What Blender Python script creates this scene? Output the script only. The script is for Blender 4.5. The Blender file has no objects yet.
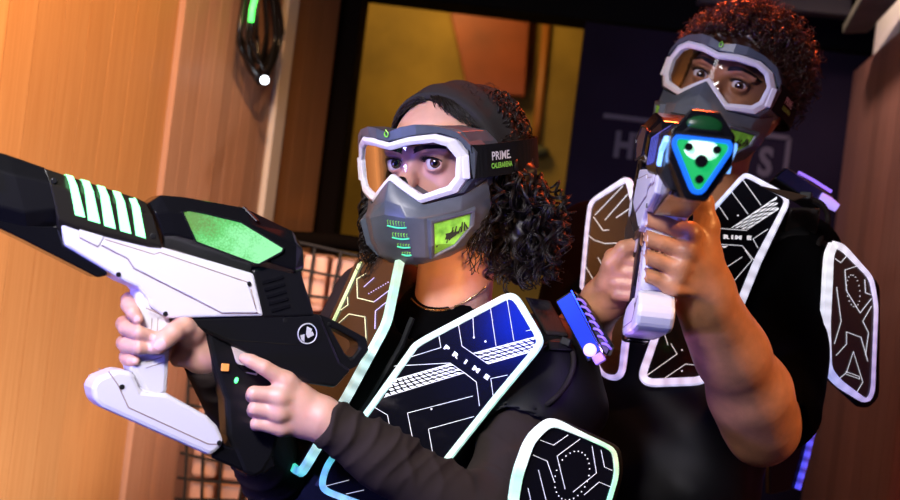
import bpy, math, random
import numpy as np
from mathutils import Matrix, Vector
random.seed(7); rng = np.random.default_rng(7)
SC = bpy.context.scene; COL = SC.collection
FPX = 1250.0; CAMZ = 1.45; ROLL = math.radians(7.0)
# ---- camera-aligned frame: (x right, y depth, z up); the photograph's horizon is rolled 7 degrees
RW = np.array([[math.cos(ROLL), 0, -math.sin(ROLL)], [0, 1, 0], [math.sin(ROLL), 0, math.cos(ROLL)]])
CAMO = np.array([0, 0, CAMZ])
def W(p): return np.asarray(p, float) @ RW.T + CAMO
def Wi(p): return (np.asarray(p, float) - CAMO) @ RW
def P(px, py, d): return np.array([(px - 450) / FPX * d, d, (250 - py) / FPX * d])
def nrm(v): v = np.asarray(v, float); return v / np.linalg.norm(v)
class Plane:
    """a plane in the camera frame with in-plane axes; at(px,py,t) = point where a sight line meets the plane raised by t"""
    def __init__(s, o, n, up=(0, 0, 1)):
        s.o = np.asarray(o, float); s.n = nrm(n)
        s.e1 = nrm(np.cross(s.n, up)); s.e1 = s.e1 if s.e1[0] > 0 else -s.e1
        s.e2 = nrm(np.cross(s.n, s.e1)); s.e2 = s.e2 if s.e2[2] > 0 else -s.e2
    def at(s, px, py, t=0.0):
        r = P(px, py, 1.0); return r * (np.dot(s.o + s.n * t, s.n) / np.dot(r, s.n))
    def poly(s, pts, t=0.0): return [s.at(a, b, t) for a, b in pts]

# ------------------------------------------------------------------ materials
MATS = {}
def mat(name, col, rough=0.5, metal=0.0, emit=None, estr=0.0, bump=0.0, bscale=200.0, spec=0.5, var=0.0, vscale=8.0, sss=0.0, coat=0.0, sheen=0.0):
    if name in MATS: return MATS[name]
    m = bpy.data.materials.new(name); m.use_nodes = True; nt = m.node_tree; b = nt.nodes['Principled BSDF']
    b.inputs['Base Color'].default_value = (*col, 1); b.inputs['Roughness'].default_value = rough; b.inputs['Metallic'].default_value = metal
    b.inputs['Specular IOR Level'].default_value = spec
    if sss: b.inputs['Subsurface Weight'].default_value = sss; b.inputs['Subsurface Radius'].default_value = (0.02, 0.007, 0.004); b.inputs['Subsurface Scale'].default_value = 0.35
    if coat: b.inputs['Coat Weight'].default_value = coat; b.inputs['Coat Roughness'].default_value = 0.08
    if sheen: b.inputs['Sheen Weight'].default_value = sheen
    if emit: b.inputs['Emission Color'].default_value = (*emit, 1); b.inputs['Emission Strength'].default_value = estr
    tc = nt.nodes.new('ShaderNodeTexCoord')
    if bump:
        n = nt.nodes.new('ShaderNodeTexNoise'); n.inputs['Scale'].default_value = bscale; n.inputs['Detail'].default_value = 4
        bu = nt.nodes.new('ShaderNodeBump'); bu.inputs['Strength'].default_value = bump; bu.inputs['Distance'].default_value = 0.002
        nt.links.new(tc.outputs['Object'], n.inputs['Vector']); nt.links.new(n.outputs['Fac'], bu.inputs['Height']); nt.links.new(bu.outputs['Normal'], b.inputs['Normal'])
    if var:
        n = nt.nodes.new('ShaderNodeTexNoise'); n.inputs['Scale'].default_value = vscale; n.inputs['Detail'].default_value = 5
        r = nt.nodes.new('ShaderNodeValToRGB'); r.color_ramp.elements[0].position = 0.3; r.color_ramp.elements[1].position = 0.7
        r.color_ramp.elements[0].color = (*[c * (1 - var) for c in col], 1); r.color_ramp.elements[1].color = (*[min(1, c * (1 + var)) for c in col], 1)
        nt.links.new(tc.outputs['Object'], n.inputs['Vector']); nt.links.new(n.outputs['Fac'], r.inputs['Fac']); nt.links.new(r.outputs['Color'], b.inputs['Base Color'])
    MATS[name] = m; return m
def fabric(name, col, scale=900.0, rough=0.85, bump=0.35):
    if name in MATS: return MATS[name]
    m = mat(name, col, rough, bump=0.0, spec=0.12); nt = m.node_tree; b = nt.nodes['Principled BSDF']; tc = nt.nodes['Texture Coordinate']
    w = nt.nodes.new('ShaderNodeTexWave'); w.inputs['Scale'].default_value = scale / 6.28; w.inputs['Distortion'].default_value = 1.5; w.inputs['Detail'].default_value = 2
    n = nt.nodes.new('ShaderNodeTexNoise'); n.inputs['Scale'].default_value = 60; n.inputs['Detail'].default_value = 6
    ad = nt.nodes.new('ShaderNodeMath'); ad.operation = 'ADD'
    bu = nt.nodes.new('ShaderNodeBump'); bu.inputs['Strength'].default_value = bump; bu.inputs['Distance'].default_value = 0.0015
    nt.links.new(tc.outputs['Object'], w.inputs['Vector']); nt.links.new(tc.outputs['Object'], n.inputs['Vector'])
    nt.links.new(w.outputs['Fac'], ad.inputs[0]); nt.links.new(n.outputs['Fac'], ad.inputs[1]); nt.links.new(ad.outputs[0], bu.inputs['Height']); nt.links.new(bu.outputs['Normal'], b.inputs['Normal'])
    return m
def wood(name, c1, c2, rough=0.45):
    """plank wood: fine grain running up the boards, each board its own tint"""
    m = bpy.data.materials.new(name); m.use_nodes = True; nt = m.node_tree; b = nt.nodes['Principled BSDF']; b.inputs['Roughness'].default_value = rough
    tc = nt.nodes.new('ShaderNodeTexCoord'); mp = nt.nodes.new('ShaderNodeMapping'); mp.inputs['Scale'].default_value = (60, 60, 1.6)
    n = nt.nodes.new('ShaderNodeTexNoise'); n.inputs['Scale'].default_value = 3.0; n.inputs['Detail'].default_value = 8; n.inputs['Roughness'].default_value = 0.65
    r = nt.nodes.new('ShaderNodeValToRGB'); r.color_ramp.elements[0].position = 0.32; r.color_ramp.elements[1].position = 0.68
    r.color_ramp.elements[0].color = (*c1, 1); r.color_ramp.elements[1].color = (*c2, 1)
    g = nt.nodes.new('ShaderNodeNewGeometry'); mr = nt.nodes.new('ShaderNodeMapRange'); mr.inputs['To Min'].default_value = 0.8; mr.inputs['To Max'].default_value = 1.12
    hs = nt.nodes.new('ShaderNodeHueSaturation')
    nt.links.new(tc.outputs['Object'], mp.inputs['Vector']); nt.links.new(mp.outputs['Vector'], n.inputs['Vector']); nt.links.new(n.outputs['Fac'], r.inputs['Fac'])
    nt.links.new(g.outputs['Random Per Island'], mr.inputs['Value']); nt.links.new(mr.outputs['Result'], hs.inputs['Value']); nt.links.new(r.outputs['Color'], hs.inputs['Color']); nt.links.new(hs.outputs['Color'], b.inputs['Base Color'])
    return m
def led_mat(name, strength):
    m = bpy.data.materials.new(name); m.use_nodes = True; nt = m.node_tree; b = nt.nodes['Principled BSDF']
    b.inputs['Base Color'].default_value = (.5, .5, .5, 1); b.inputs['Roughness'].default_value = .4
    a = nt.nodes.new('ShaderNodeAttribute'); a.attribute_name = 'led'; nt.links.new(a.outputs['Color'], b.inputs['Emission Color']); b.inputs['Emission Strength'].default_value = strength
    return m
def glass_mat(name, tint=(1, 1, 1), refl=0.12):
    m = bpy.data.materials.new(name); m.use_nodes = True; nt = m.node_tree; nt.nodes.remove(nt.nodes['Principled BSDF']); out = nt.nodes['Material Output']
    t = nt.nodes.new('ShaderNodeBsdfTransparent'); t.inputs['Color'].default_value = (*tint, 1); g = nt.nodes.new('ShaderNodeBsdfGlossy'); g.inputs['Roughness'].default_value = 0.03
    fr = nt.nodes.new('ShaderNodeFresnel'); fr.inputs['IOR'].default_value = 1.35; mx = nt.nodes.new('ShaderNodeMixShader')
    nt.links.new(fr.outputs[0], mx.inputs[0]); nt.links.new(t.outputs[0], mx.inputs[1]); nt.links.new(g.outputs[0], mx.inputs[2]); nt.links.new(mx.outputs[0], out.inputs['Surface'])
    return m
WHITE = mat('white_plastic', (.72, .71, .77), .32, bump=.03, bscale=900)
GROOVE = mat('panel_groove', (.30, .20, .18), .5)
BLACKP = mat('black_plastic', (.006, .006, .0075), .38, spec=.3, bump=.05, bscale=1500)
BLACKG = mat('black_gloss', (.005, .005, .0065), .18, spec=.4, coat=.15)
GREYTOP = mat('brown_grey_plastic', (.016, .014, .011), .26, spec=.7)
SCREW = mat('screw_black', (.01, .01, .01), .35)
STRIPE = mat('green_light_strip', (.2, .9, .4), .4, emit=(.25, 1.0, .38), estr=2.6)
CHROME = mat('chrome', (.8, .8, .82), .12, 1.0)
MASKG = mat('grey_mask_rubber', (.075, .089, .112), .36, bump=.06, bscale=700, var=.25, vscale=25)
FRAMEW = mat('white_goggle_frame', (.74, .72, .78), .3)
LENS = glass_mat('goggle_lens', (.88, .85, .90))
GREENP = mat('green_print', (.22, .85, .06), .4, var=.55, vscale=60)
CYANP = mat('teal_print', (.10, .85, .45), .4)
DARKVENT = mat('vent_black', (.01, .02, .01), .5)
STRAPM = fabric('black_elastic_strap', (.008, .008, .009), 1400, .8, .15)
TXTW = mat('white_lettering', (.85, .85, .85), .5)
TXTG = mat('green_lettering', (.30, .85, .10), .5)
SKINF = mat('fair_skin', (.63, .345, .255), .42, bump=.10, bscale=420, sss=.18, var=.10, vscale=30)
SKINM = mat('tan_skin', (.46, .21, .10), .40, bump=.22, bscale=330, sss=.05, var=.20, vscale=38)
NAIL = mat('finger_nail', (.78, .47, .42), .2)
LASH = mat('brow_hair', (.010, .007, .006), .6)
SCLERA = mat('eye_white', (.78, .76, .76), .12, coat=1.0)
IRIS = mat('brown_iris', (.07, .035, .02), .15, coat=1.0)
PUPIL = mat('pupil_black', (.003, .003, .003), .08, coat=1.0)
HAIRW = mat('dark_brown_hair', (.008, .005, .004), .42, spec=.3)
HAIRM = mat('auburn_black_hair', (.030, .009, .006), .34, spec=.6)
SCARF = fabric('charcoal_scarf_cloth', (.030, .027, .027), 1500, .9, .3)
SHIRT = fabric('dark_brown_knit', (.026, .018, .0155), 1600, .85, .2)
TEE = fabric('black_cotton', (.0016, .0016, .002), 1400, .95, .15); TEE.node_tree.nodes['Principled BSDF'].inputs['Specular IOR Level'].default_value = .04
VEST = fabric('black_vest_nylon', (.004, .004, .0045), 1100, .55, .10); VEST.node_tree.nodes['Principled BSDF'].inputs['Specular IOR Level'].default_value = .17
VESTB = fabric('brown_black_vest_webbing', (.016, .013, .012), 900, .7, .2)
DENIM = fabric('dark_trousers', (.008, .008, .012), 900, .9, .3)
SHOE = mat('black_shoe_rubber', (.012, .012, .012), .6)
PANELK = mat('smoked_acrylic_panel', (.004, .004, .007), .13, spec=.40)
PANELB = mat('smoked_brown_panel', (.030, .018, .014), .22, coat=.4)
ENGR = mat('engraved_glow_line', (.8, .8, .85), .4, emit=(.88, .92, 1.0), estr=.62)
ENGRY = mat('engraved_yellow_line', (.8, .8, .5), .4, emit=(.75, .72, .45), estr=.7)
ENGRV = mat('engraved_violet_line', (.6, .5, .9), .4, emit=(.60, .50, .95), estr=.7)
BLUEB = mat('blue_sensor_lens', (.01, .03, .30), .18, emit=(.01, .05, .9), estr=.35, coat=.5)
NAVYB = mat('navy_sensor_lens', (.004, .008, .05), .18, coat=.5)
VIOL = mat('violet_lamp', (.5, .4, .9), .3, emit=(.52, .38, 1.0), estr=1.6)
GOLD = mat('gold_chain', (.75, .48, .25), .25, 1.0)
LED = led_mat('led_tube', 0.82)

# ------------------------------------------------------------------ object helpers
def mk(name, verts, faces, m, parent=None, local=False, smooth=False, sharp=None, bevel=0.0, bseg=2, mats=None, midx=None, led=None, origin=None, solid=0.0):
    """one mesh object; verts in the camera frame unless local (then in the parent's own frame)"""
    v = np.asarray(verts, float)
    if not local: v = W(v)
    loc = np.zeros(3)
    if parent is None: loc = np.array(origin) if origin is not None else np.array([*(v.min(0)[:2] + v.max(0)[:2]) / 2, v[:, 2].min()])
    me = bpy.data.meshes.new(name); me.from_pydata((v - loc).tolist(), [], [tuple(int(i) for i in f) for f in faces])
    for mm in (mats or [m]): me.materials.append(mm)
    if midx is not None: me.polygons.foreach_set('material_index', np.asarray(midx, dtype=np.int32))
    if smooth:
        me.polygons.foreach_set('use_smooth', [True] * len(me.polygons))
        if sharp: me.set_sharp_from_angle(angle=math.radians(sharp))
    if led is not None:
        a = me.color_attributes.new('led', 'FLOAT_COLOR', 'POINT'); c = np.ones((len(v), 4), np.float32); c[:, :3] = led; a.data.foreach_set('color', c.ravel())
    me.validate(); me.update()
    o = bpy.data.objects.new(name, me); COL.objects.link(o); o.location = loc
    if parent is not None:
        o.parent = parent
        if not local:
            b = parent
            while b.parent is not None: b = b.parent
            o.matrix_parent_inverse = INV.get(b.name, Matrix.Identity(4))
            if parent is not b: o.matrix_parent_inverse = Matrix.Identity(4)
    if solid:
        s = o.modifiers.new('solid', 'SOLIDIFY'); s.thickness = solid; s.offset = -1
    if bevel:
        b = o.modifiers.new('bevel', 'BEVEL'); b.width = bevel; b.segments = bseg; b.limit_method = 'ANGLE'; b.angle_limit = math.radians(28)
    return o
INV = {}
def empty(name, loc=None, label=None, cat=None, group=None, matrix=None):
    o = bpy.data.objects.new(name, None); COL.objects.link(o); o.empty_display_size = .05
    M = Matrix(matrix.tolist()) if matrix is not None else Matrix.Translation(Vector(W(loc).tolist()))
    o.matrix_world = M; INV[o.name] = M.inverted(); tag(o, label, cat, group); return o
def tag(o, label=None, cat=None, group=None, kind=None):
    if label: o['label'] = label
    if cat: o['category'] = cat
    if group: o['group'] = group
    if kind: o['kind'] = kind
    return o
def copy_tree(o, parent=None):
    c = o.copy(); COL.objects.link(c); c.parent = parent
    for ch in list(o.children): copy_tree(ch, c)
    return c
class MB:
    def __init__(s): s.v = []; s.f = []; s.m = []; s.c = []
    def add(s, v, f, m=0, c=None):
        b = len(s.v); v = [np.asarray(p, float) for p in v]; s.v += v; s.f += [tuple(i + b for i in q) for q in f]; s.m += [m] * len(f)
        s.c += (list(c) if c is not None and len(np.shape(c)) == 2 else [c if c is not None else (1, 1, 1)] * len(v)); return s
    def prism(s, pts, vec, m=0):
        """polygon (3D points) swept along vec"""
        n = len(pts); pts = [np.asarray(p, float) for p in pts]; vec = np.asarray(vec, float)
        a = sum(np.cross(pts[i], pts[(i + 1) % n]) for i in range(n))
        if np.dot(a, vec) < 0: pts = pts[::-1]
        return s.add(pts + [p + vec for p in pts], [tuple(range(n))[::-1], tuple(range(n, 2 * n))] + [(i, (i + 1) % n, n + (i + 1) % n, n + i) for i in range(n)], m)
    def loft(s, rings, m=0, cap=True, closed=True):
        n = len(rings[0]); v = [p for r in rings for p in r]; f = []
        for k in range(len(rings) - 1):
            for i in range(n if closed else n - 1):
                j = (i + 1) % n; f.append((k * n + i, k * n + j, (k + 1) * n + j, (k + 1) * n + i))
        if cap: f += [tuple(range(n))[::-1], tuple(range((len(rings) - 1) * n, len(rings) * n))]
        return s.add(v, f, m)
    def box(s, c, ax, h, m=0):
        c = np.asarray(c, float); e = [np.asarray(a, float) * k for a, k in zip(ax, h)]
        q = [c - e[0] - e[1] - e[2], c + e[0] - e[1] - e[2], c + e[0] + e[1] - e[2], c - e[0] + e[1] - e[2]]
        return s.prism(q, 2 * e[2], m)
    def tube(s, pts, r, n=6, m=0, closed=False, c=None):
        pts = np.asarray(pts, float); N = len(pts); rr = np.full(N, r) if np.isscalar(r) else np.asarray(r, float)
        t = np.roll(pts, -1, 0) - np.roll(pts, 1, 0)
        if not closed: t[0] = pts[1] - pts[0]; t[-1] = pts[-1] - pts[-2]
        t /= np.linalg.norm(t, axis=1)[:, None] + 1e-12
        u = np.cross(t[0], (0.3, 0.2, 0.93)); u /= np.linalg.norm(u); V = []; 
        ang = np.arange(n) * 2 * math.pi / n; ca = np.cos(ang)[:, None]; sa = np.sin(ang)[:, None]
        for i in range(N):
            u = u - t[i] * np.dot(u, t[i]); u /= np.linalg.norm(u) + 1e-12; w = np.cross(t[i], u)
            V.append(pts[i] + rr[i] * (ca * u + sa * w))
        V = np.concatenate(V); f = []
        for i in range(N if closed else N - 1):
            k = (i + 1) % N
            for j in range(n): f.append((i * n + j, i * n + (j + 1) % n, k * n + (j + 1) % n, k * n + j))
        if not closed: f += [tuple(range(n))[::-1], tuple(range((N - 1) * n, N * n))]
        cc = np.repeat(np.asarray(c, float), n, axis=0) if c is not None else None
        return s.add(list(V), f, m, cc)
    def ribbon(s, pts, nor, w, h, closed=False, m=0, c=None, base=0.0):
        """flat strip of width w and height h lying on a surface with normal nor, mitred at the corners"""
        pts = np.asarray(pts, float); N = len(pts); nor = np.asarray(nor, float)
        if nor.ndim == 1: nor = np.repeat(nor[None], N, 0)
        ww = np.full(N, w) if np.isscalar(w) else np.asarray(w, float); V = []
        for i in range(N):
            a = pts[i] - pts[i - 1] if (closed or i > 0) else pts[1] - pts[0]; b = pts[(i + 1) % N] - pts[i] if (closed or i < N - 1) else pts[-1] - pts[-2]
            a = nrm(a); b = nrm(b); sa = np.cross(nor[i], a); sb = np.cross(nor[i], b); sd = nrm(sa + sb); k = min(1.0 / max(np.dot(sd, sa), .5), 1.6)
            e = sd * ww[i] / 2 * k; p = pts[i] + nor[i] * base; q = nor[i] * h
            V += [p - e, p + e, p + e * .75 + q, p - e * .75 + q]
        f = []
        for i in range(N if closed else N - 1):
            k = (i + 1) % N
            for j in range(4): f.append((i * 4 + j, k * 4 + j, k * 4 + (j + 1) % 4, i * 4 + (j + 1) % 4))
        if not closed: f += [(0, 1, 2, 3), ((N - 1) * 4 + 3, (N - 1) * 4 + 2, (N - 1) * 4 + 1, (N - 1) * 4)]
        cc = np.repeat(np.asarray(c, float), 4, axis=0) if c is not None else None
        return s.add(V, f, m, cc)
    def disc(s, c, n, r, h, seg=16, m=0):
        n = nrm(n); u = nrm(np.cross(n, (.31, .2, .91))); w = np.cross(n, u); c = np.asarray(c, float)
        return s.prism([c + r * (math.cos(a) * u + math.sin(a) * w) for a in np.arange(seg) * 2 * math.pi / seg], n * h, m)
    def ball(s, c, r, seg=12, rings=8, m=0, R=None):
        c = np.asarray(c, float); r = np.broadcast_to(np.asarray(r, float), 3); R = np.eye(3) if R is None else R; V = []; f = []
        for i in range(rings + 1):
            th = math.pi * i / rings
            for j in range(seg):
                ph = 2 * math.pi * j / seg; V.append(c + R @ (r * np.array([math.sin(th) * math.cos(ph), math.sin(th) * math.sin(ph), math.cos(th)])))
        for i in range(rings):
            for j in range(seg): f.append((i * seg + j, (i + 1) * seg + j, (i + 1) * seg + (j + 1) % seg, i * seg + (j + 1) % seg))
        return s.add(V, f, m)
    def build(s, name, m, parent=None, **k):
        mats = m if isinstance(m, (list, tuple)) else [m]
        if k.pop('usec', False): k['led'] = np.array(s.c, float)
        return mk(name, s.v, s.f, mats[0], parent, mats=mats, midx=s.m if len(mats) > 1 else None, **k)
def smooth_path(pts, n=8, closed=False):
    pts = [np.asarray(p, float) for p in pts]; out = []; N = len(pts)
    for i in range(N if closed else N - 1):
        g = lambda j: pts[j % N] if closed else pts[min(max(j, 0), N - 1)]
        a, b, c, d = g(i - 1), g(i), g(i + 1), g(i + 2)
        for t in np.linspace(0, 1, n, endpoint=False): out.append(.5 * (2 * b + (c - a) * t + (2 * a - 5 * b + 4 * c - d) * t * t + (3 * b - a - 3 * c + d) * t ** 3))
    if not closed: out.append(pts[-1])
    return np.array(out)
def dense(pts, step=.006, closed=False):
    out = []; N = len(pts); pts = [np.asarray(p, float) for p in pts]
    for i in range(N if closed else N - 1):
        a = pts[i]; b = pts[(i + 1) % N]; n = max(1, int(np.linalg.norm(b - a) / step))
        out += [a + (b - a) * k / n for k in range(n)]
    if not closed: out.append(pts[-1])
    return np.array(out)
def round_poly(pts, r=.35, n=4, closed=True):
    pts = [np.asarray(p, float) for p in pts]; out = []; N = len(pts)
    for i in range(N):
        if not closed and i in (0, N - 1): out.append(pts[i]); continue
        a, b, c = pts[i - 1], pts[i], pts[(i + 1) % N]
        la = min(r, np.linalg.norm(a - b) * .45); lc = min(r, np.linalg.norm(c - b) * .45)
        p = b + nrm(a - b) * la; q = b + nrm(c - b) * lc
        for t in np.linspace(0, 1, n): out.append((1 - t) ** 2 * p + 2 * t * (1 - t) * b + t * t * q)
    return out
def led_cols(pts, stops, closed=False, dots=0.02, amp=.25):
    """colour along a light strip: stops = [(fraction, rgb)], brighter over each diode"""
    pts = np.asarray(pts); s = np.concatenate([[0], np.cumsum(np.linalg.norm(np.diff(pts, axis=0), axis=1))]); tot = s[-1] + 1e-9
    fr = s / tot; xs = [a for a, _ in stops]; C = np.stack([np.interp(fr, xs, [c[k] for _, c in stops]) for k in range(3)], 1)
    return C * (1 - amp + amp * 2 * (.5 + .5 * np.cos(s / dots * 2 * math.pi)))[:, None]
def text_geo(txt, size, bold=0.0):
    cu = bpy.data.curves.new('lettering', 'FONT'); cu.body = txt; cu.size = size; cu.align_x = 'CENTER'; cu.align_y = 'CENTER'; cu.offset = bold; cu.resolution_u = 3
    o = bpy.data.objects.new('lettering', cu); COL.objects.link(o); dg = bpy.context.evaluated_depsgraph_get(); me = bpy.data.meshes.new_from_object(o.evaluated_get(dg))
    v = np.array([tuple(q.co) for q in me.vertices]); f = [tuple(p.vertices) for p in me.polygons]
    bpy.data.objects.remove(o); bpy.data.curves.remove(cu); bpy.data.meshes.remove(me); return v, f

# ------------------------------------------------------------------ signed-distance bodies -> one smooth skin
class SDF:
    def __init__(s, lo, hi, h, mg=.0):
        s.lo = np.asarray(lo, float); s.h = h; s.mg = mg; s.n = np.ceil((np.asarray(hi) - s.lo) / h).astype(int) + 1
        s.F = np.full(s.n, 1.0, np.float32); s.ax = [s.lo[i] + np.arange(s.n[i]) * h for i in range(3)]
    def _sl(s, lo, hi):
        a = np.clip(np.floor((lo - s.lo) / s.h).astype(int), 0, s.n); b = np.clip(np.ceil((hi - s.lo) / s.h).astype(int) + 1, 0, s.n); return tuple(slice(x, y) for x, y in zip(a, b))
    def put(s, fn, lo, hi, k, op='add'):
        mg = max(2.2 * k, 3 * s.h, s.mg); sl = s._sl(np.asarray(lo) - mg, np.asarray(hi) + mg)
        if any(q.stop <= q.start for q in sl): return s
        X, Y, Z = np.meshgrid(*[s.ax[i][sl[i]] for i in range(3)], indexing='ij', sparse=True); d = fn(X, Y, Z); a = s.F[sl]
        if op == 'add':
            h = np.maximum(k - np.abs(a - d), 0) / k; s.F[sl] = np.minimum(a, d) - h * h * k * .25
        else:
            h = np.maximum(k - np.abs(-a - d), 0) / k; s.F[sl] = -(np.minimum(-a, d) - h * h * k * .25)
        return s
    def cap(s, a, b, ra, rb, k=.006, op='add'):
        a = np.asarray(a, float); b = np.asarray(b, float); ba = b - a; L = np.dot(ba, ba) + 1e-12; R = max(ra, rb)
        def fn(X, Y, Z):
            t = np.clip(((X - a[0]) * ba[0] + (Y - a[1]) * ba[1] + (Z - a[2]) * ba[2]) / L, 0, 1)
            return np.sqrt((X - a[0] - t * ba[0]) ** 2 + (Y - a[1] - t * ba[1]) ** 2 + (Z - a[2] - t * ba[2]) ** 2) - (ra + (rb - ra) * t)
        return s.put(fn, np.minimum(a, b) - R, np.maximum(a, b) + R, k, op)
    def chain(s, pts, k=.004):
        for (a, ra), (b, rb) in zip(pts[:-1], pts[1:]): s.cap(a, b, ra, rb, k)
        return s
    def ell(s, c, r, R=None, k=.01, op='add'):
        c = np.asarray(c, float); r = np.broadcast_to(np.asarray(r, float), 3); R = np.eye(3) if R is None else np.asarray(R); mr = r.max() if True else 0
        def fn(X, Y, Z):
            x, y, z = X - c[0], Y - c[1], Z - c[2]; q = [x * R[0, i] + y * R[1, i] + z * R[2, i] for i in range(3)]
            k0 = np.sqrt(sum((q[i] / r[i]) ** 2 for i in range(3))); k1 = np.sqrt(sum((q[i] / r[i] ** 2) ** 2 for i in range(3))) + 1e-9; return k0 * (k0 - 1) / k1
        return s.put(fn, c - mr, c + mr, k, op)
    def box(s, c, hf, R, rd, k=.02, op='add'):
        c = np.asarray(c, float); hf = np.asarray(hf, float); R = np.asarray(R); e = np.abs(R) @ hf
        def fn(X, Y, Z):
            x, y, z = X - c[0], Y - c[1], Z - c[2]; q = [np.abs(x * R[0, i] + y * R[1, i] + z * R[2, i]) - hf[i] + rd for i in range(3)]
            return np.sqrt(sum(np.maximum(a, 0) ** 2 for a in q)) + np.minimum(np.maximum(np.maximum(q[0], q[1]), q[2]), 0) - rd
        return s.put(fn, c - e, c + e, k, op)
    def half(s, p, n):
        """cut away everything on the +n side of a plane"""
        p = np.asarray(p, float); n = nrm(n); X, Y, Z = np.meshgrid(*s.ax, indexing='ij', sparse=True)
        s.F = np.maximum(s.F, ((X - p[0]) * n[0] + (Y - p[1]) * n[1] + (Z - p[2]) * n[2]).astype(np.float32)); return s
    def mesh(s):
        F = s.F; S = F < 0; q = S.astype(np.int8); C = sum(q[i:q.shape[0] - 1 + i, j:q.shape[1] - 1 + j, k:q.shape[2] - 1 + k] for i in (0, 1) for j in (0, 1) for k in (0, 1))
        act = (C > 0) & (C < 8); idx = np.full(act.shape, -1, np.int64); ijk = np.argwhere(act); idx[act] = np.arange(len(ijk)); pos = np.zeros((len(ijk), 3)); cnt = np.zeros(len(ijk))
        cor = [(i, j, k) for i in (0, 1) for j in (0, 1) for k in (0, 1)]
        for a in cor:
            for x in range(3):
                if a[x]: continue
                b = list(a); b[x] = 1; ia = ijk + a; ib = ijk + b; fa = F[ia[:, 0], ia[:, 1], ia[:, 2]]; fb = F[ib[:, 0], ib[:, 1], ib[:, 2]]; m = (fa < 0) != (fb < 0)
                t = np.where(m, fa / np.where(m, fa - fb, 1), 0); p = np.array(a, float)[None].repeat(len(ijk), 0); p[:, x] += t; pos[m] += p[m]; cnt[m] += 1
        V = s.lo + (ijk + pos / cnt[:, None]) * s.h; faces = []
        for x in range(3):
            y, z = (x + 1) % 3, (x + 2) % 3
            sa = [slice(None)] * 3; sb = [slice(None)] * 3; sa[x] = slice(0, -1); sb[x] = slice(1, None); D = S[tuple(sa)] != S[tuple(sb)]; e = np.argwhere(D); sg = S[tuple(sa)][D]
            ok = (e[:, y] > 0) & (e[:, z] > 0) & (e[:, y] < S.shape[y] - 1) & (e[:, z] < S.shape[z] - 1); e = e[ok]; sg = sg[ok]; Q = []
            for dy, dz in ((-1, -1), (0, -1), (0, 0), (-1, 0)):
                c = e.copy(); c[:, y] += dy; c[:, z] += dz; Q.append(idx[c[:, 0], c[:, 1], c[:, 2]])
            Q = np.stack(Q, 1); Q[~sg] = Q[~sg][:, ::-1]; faces.append(Q)
        return V, np.concatenate(faces)
def relax(V, Fc, it=2, lam=.5):
    V = V.copy(); e = np.concatenate([Fc[:, [i, (i + 1) % 4]] for i in range(4)]); 
    for _ in range(it):
        acc = np.zeros_like(V); n = np.zeros(len(V)); np.add.at(acc, e[:, 0], V[e[:, 1]]); np.add.at(n, e[:, 0], 1); np.add.at(acc, e[:, 1], V[e[:, 0]]); np.add.at(n, e[:, 1], 1)
        V += lam * (acc / np.maximum(n, 1)[:, None] - V)
    return V
def normals(V, Fc):
    n = np.cross(V[Fc[:, 2]] - V[Fc[:, 0]], V[Fc[:, 3]] - V[Fc[:, 1]]); N = np.zeros_like(V)
    for i in range(4): np.add.at(N, Fc[:, i], n)
    return N / (np.linalg.norm(N, axis=1)[:, None] + 1e-12)
def join(parts):
    V = []; F = []; b = 0
    for v, f in parts: V.append(v); F.append(f + b); b += len(v)
    return np.concatenate(V), np.concatenate(F)
def folds(V, N, a, b, wl, amp, ph=0.0, skew=1.6, r=.12):
    """cloth creases round a limb from a to b"""
    a = np.asarray(a); b = np.asarray(b); ax = nrm(b - a); L = np.linalg.norm(b - a); q = V - a; s = q @ ax; rad = q - s[:, None] * ax; d = np.linalg.norm(rad, axis=1)
    u = nrm(np.cross(ax, (.2, .9, .3))); w = np.cross(ax, u); th = np.arctan2(rad @ w, rad @ u)
    win = np.clip(np.minimum(s / L + .15, 1.15 - s / L) / .2, 0, 1) * np.clip((r - d) / .03, 0, 1)
    f = (1 - np.abs(np.sin(math.pi * s / wl + skew * np.sin(th + ph) + .9 * np.sin(2 * th + 1.3 + s * 31) + ph))) ** 2.2 * 1.3 - .35 + .25 * np.sin(s * 140 + 3 * th + ph)
    return V + N * (amp * win * f * (.55 + .45 * np.sin(th * 1.0 + s * 18 + ph)))[:, None]
def lattice(V, N, amp, sc):
    """soft large-scale cloth undulation"""
    f = np.sin(V[:, 0] * sc + 1.7 * np.sin(V[:, 2] * sc * .7)) + np.sin(V[:, 2] * sc * 1.3 + 2.1 * np.sin(V[:, 1] * sc * .8 + 1)) + np.sin((V[:, 0] + V[:, 2]) * sc * 1.9 + 2)
    return V + N * (amp * f / 3)[:, None]
def xf(R, t, p): return np.asarray(p, float) @ np.asarray(R).T + np.asarray(t)
def M4(R, t):
    M = np.eye(4); M[:3, :3] = RW @ R; M[:3, 3] = W(t); return M

# ================================================================== THE ROOM
def Wx(q): return np.asarray(q, float)
def addw(mb, name, m, **k):
    """a setting mesh whose vertices are already in world space"""
    v = np.array(mb.v); mb.v = list(Wi(v)); return mb.build(name, m, **k)
def ray_vplane(px, py, A, dirv):
    """point where a sight line meets the upright plane through A along dirv (world)"""
    r = W(P(px, py, 1.0)) - CAMO; n = np.array([dirv[1], -dirv[0], 0]); return CAMO + r * (np.dot(A - CAMO, n) / np.dot(r, n))
WL_A = W(P(0, 250, 2.0)); WL_B = W(P(300, 250, 3.1)); WL_D = WL_B - WL_A; WL_D[2] = 0; WL_D = nrm(WL_D); WL_N = np.array([WL_D[1], -WL_D[0], 0])   # faces the players
def wl(px, py): return float(np.dot(ray_vplane(px, py, WL_A, WL_D) - WL_A, WL_D))
def wlp(t, z, o=0.0): q = WL_A + WL_D * t + WL_N * o; return np.array([q[0], q[1], z])
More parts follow.
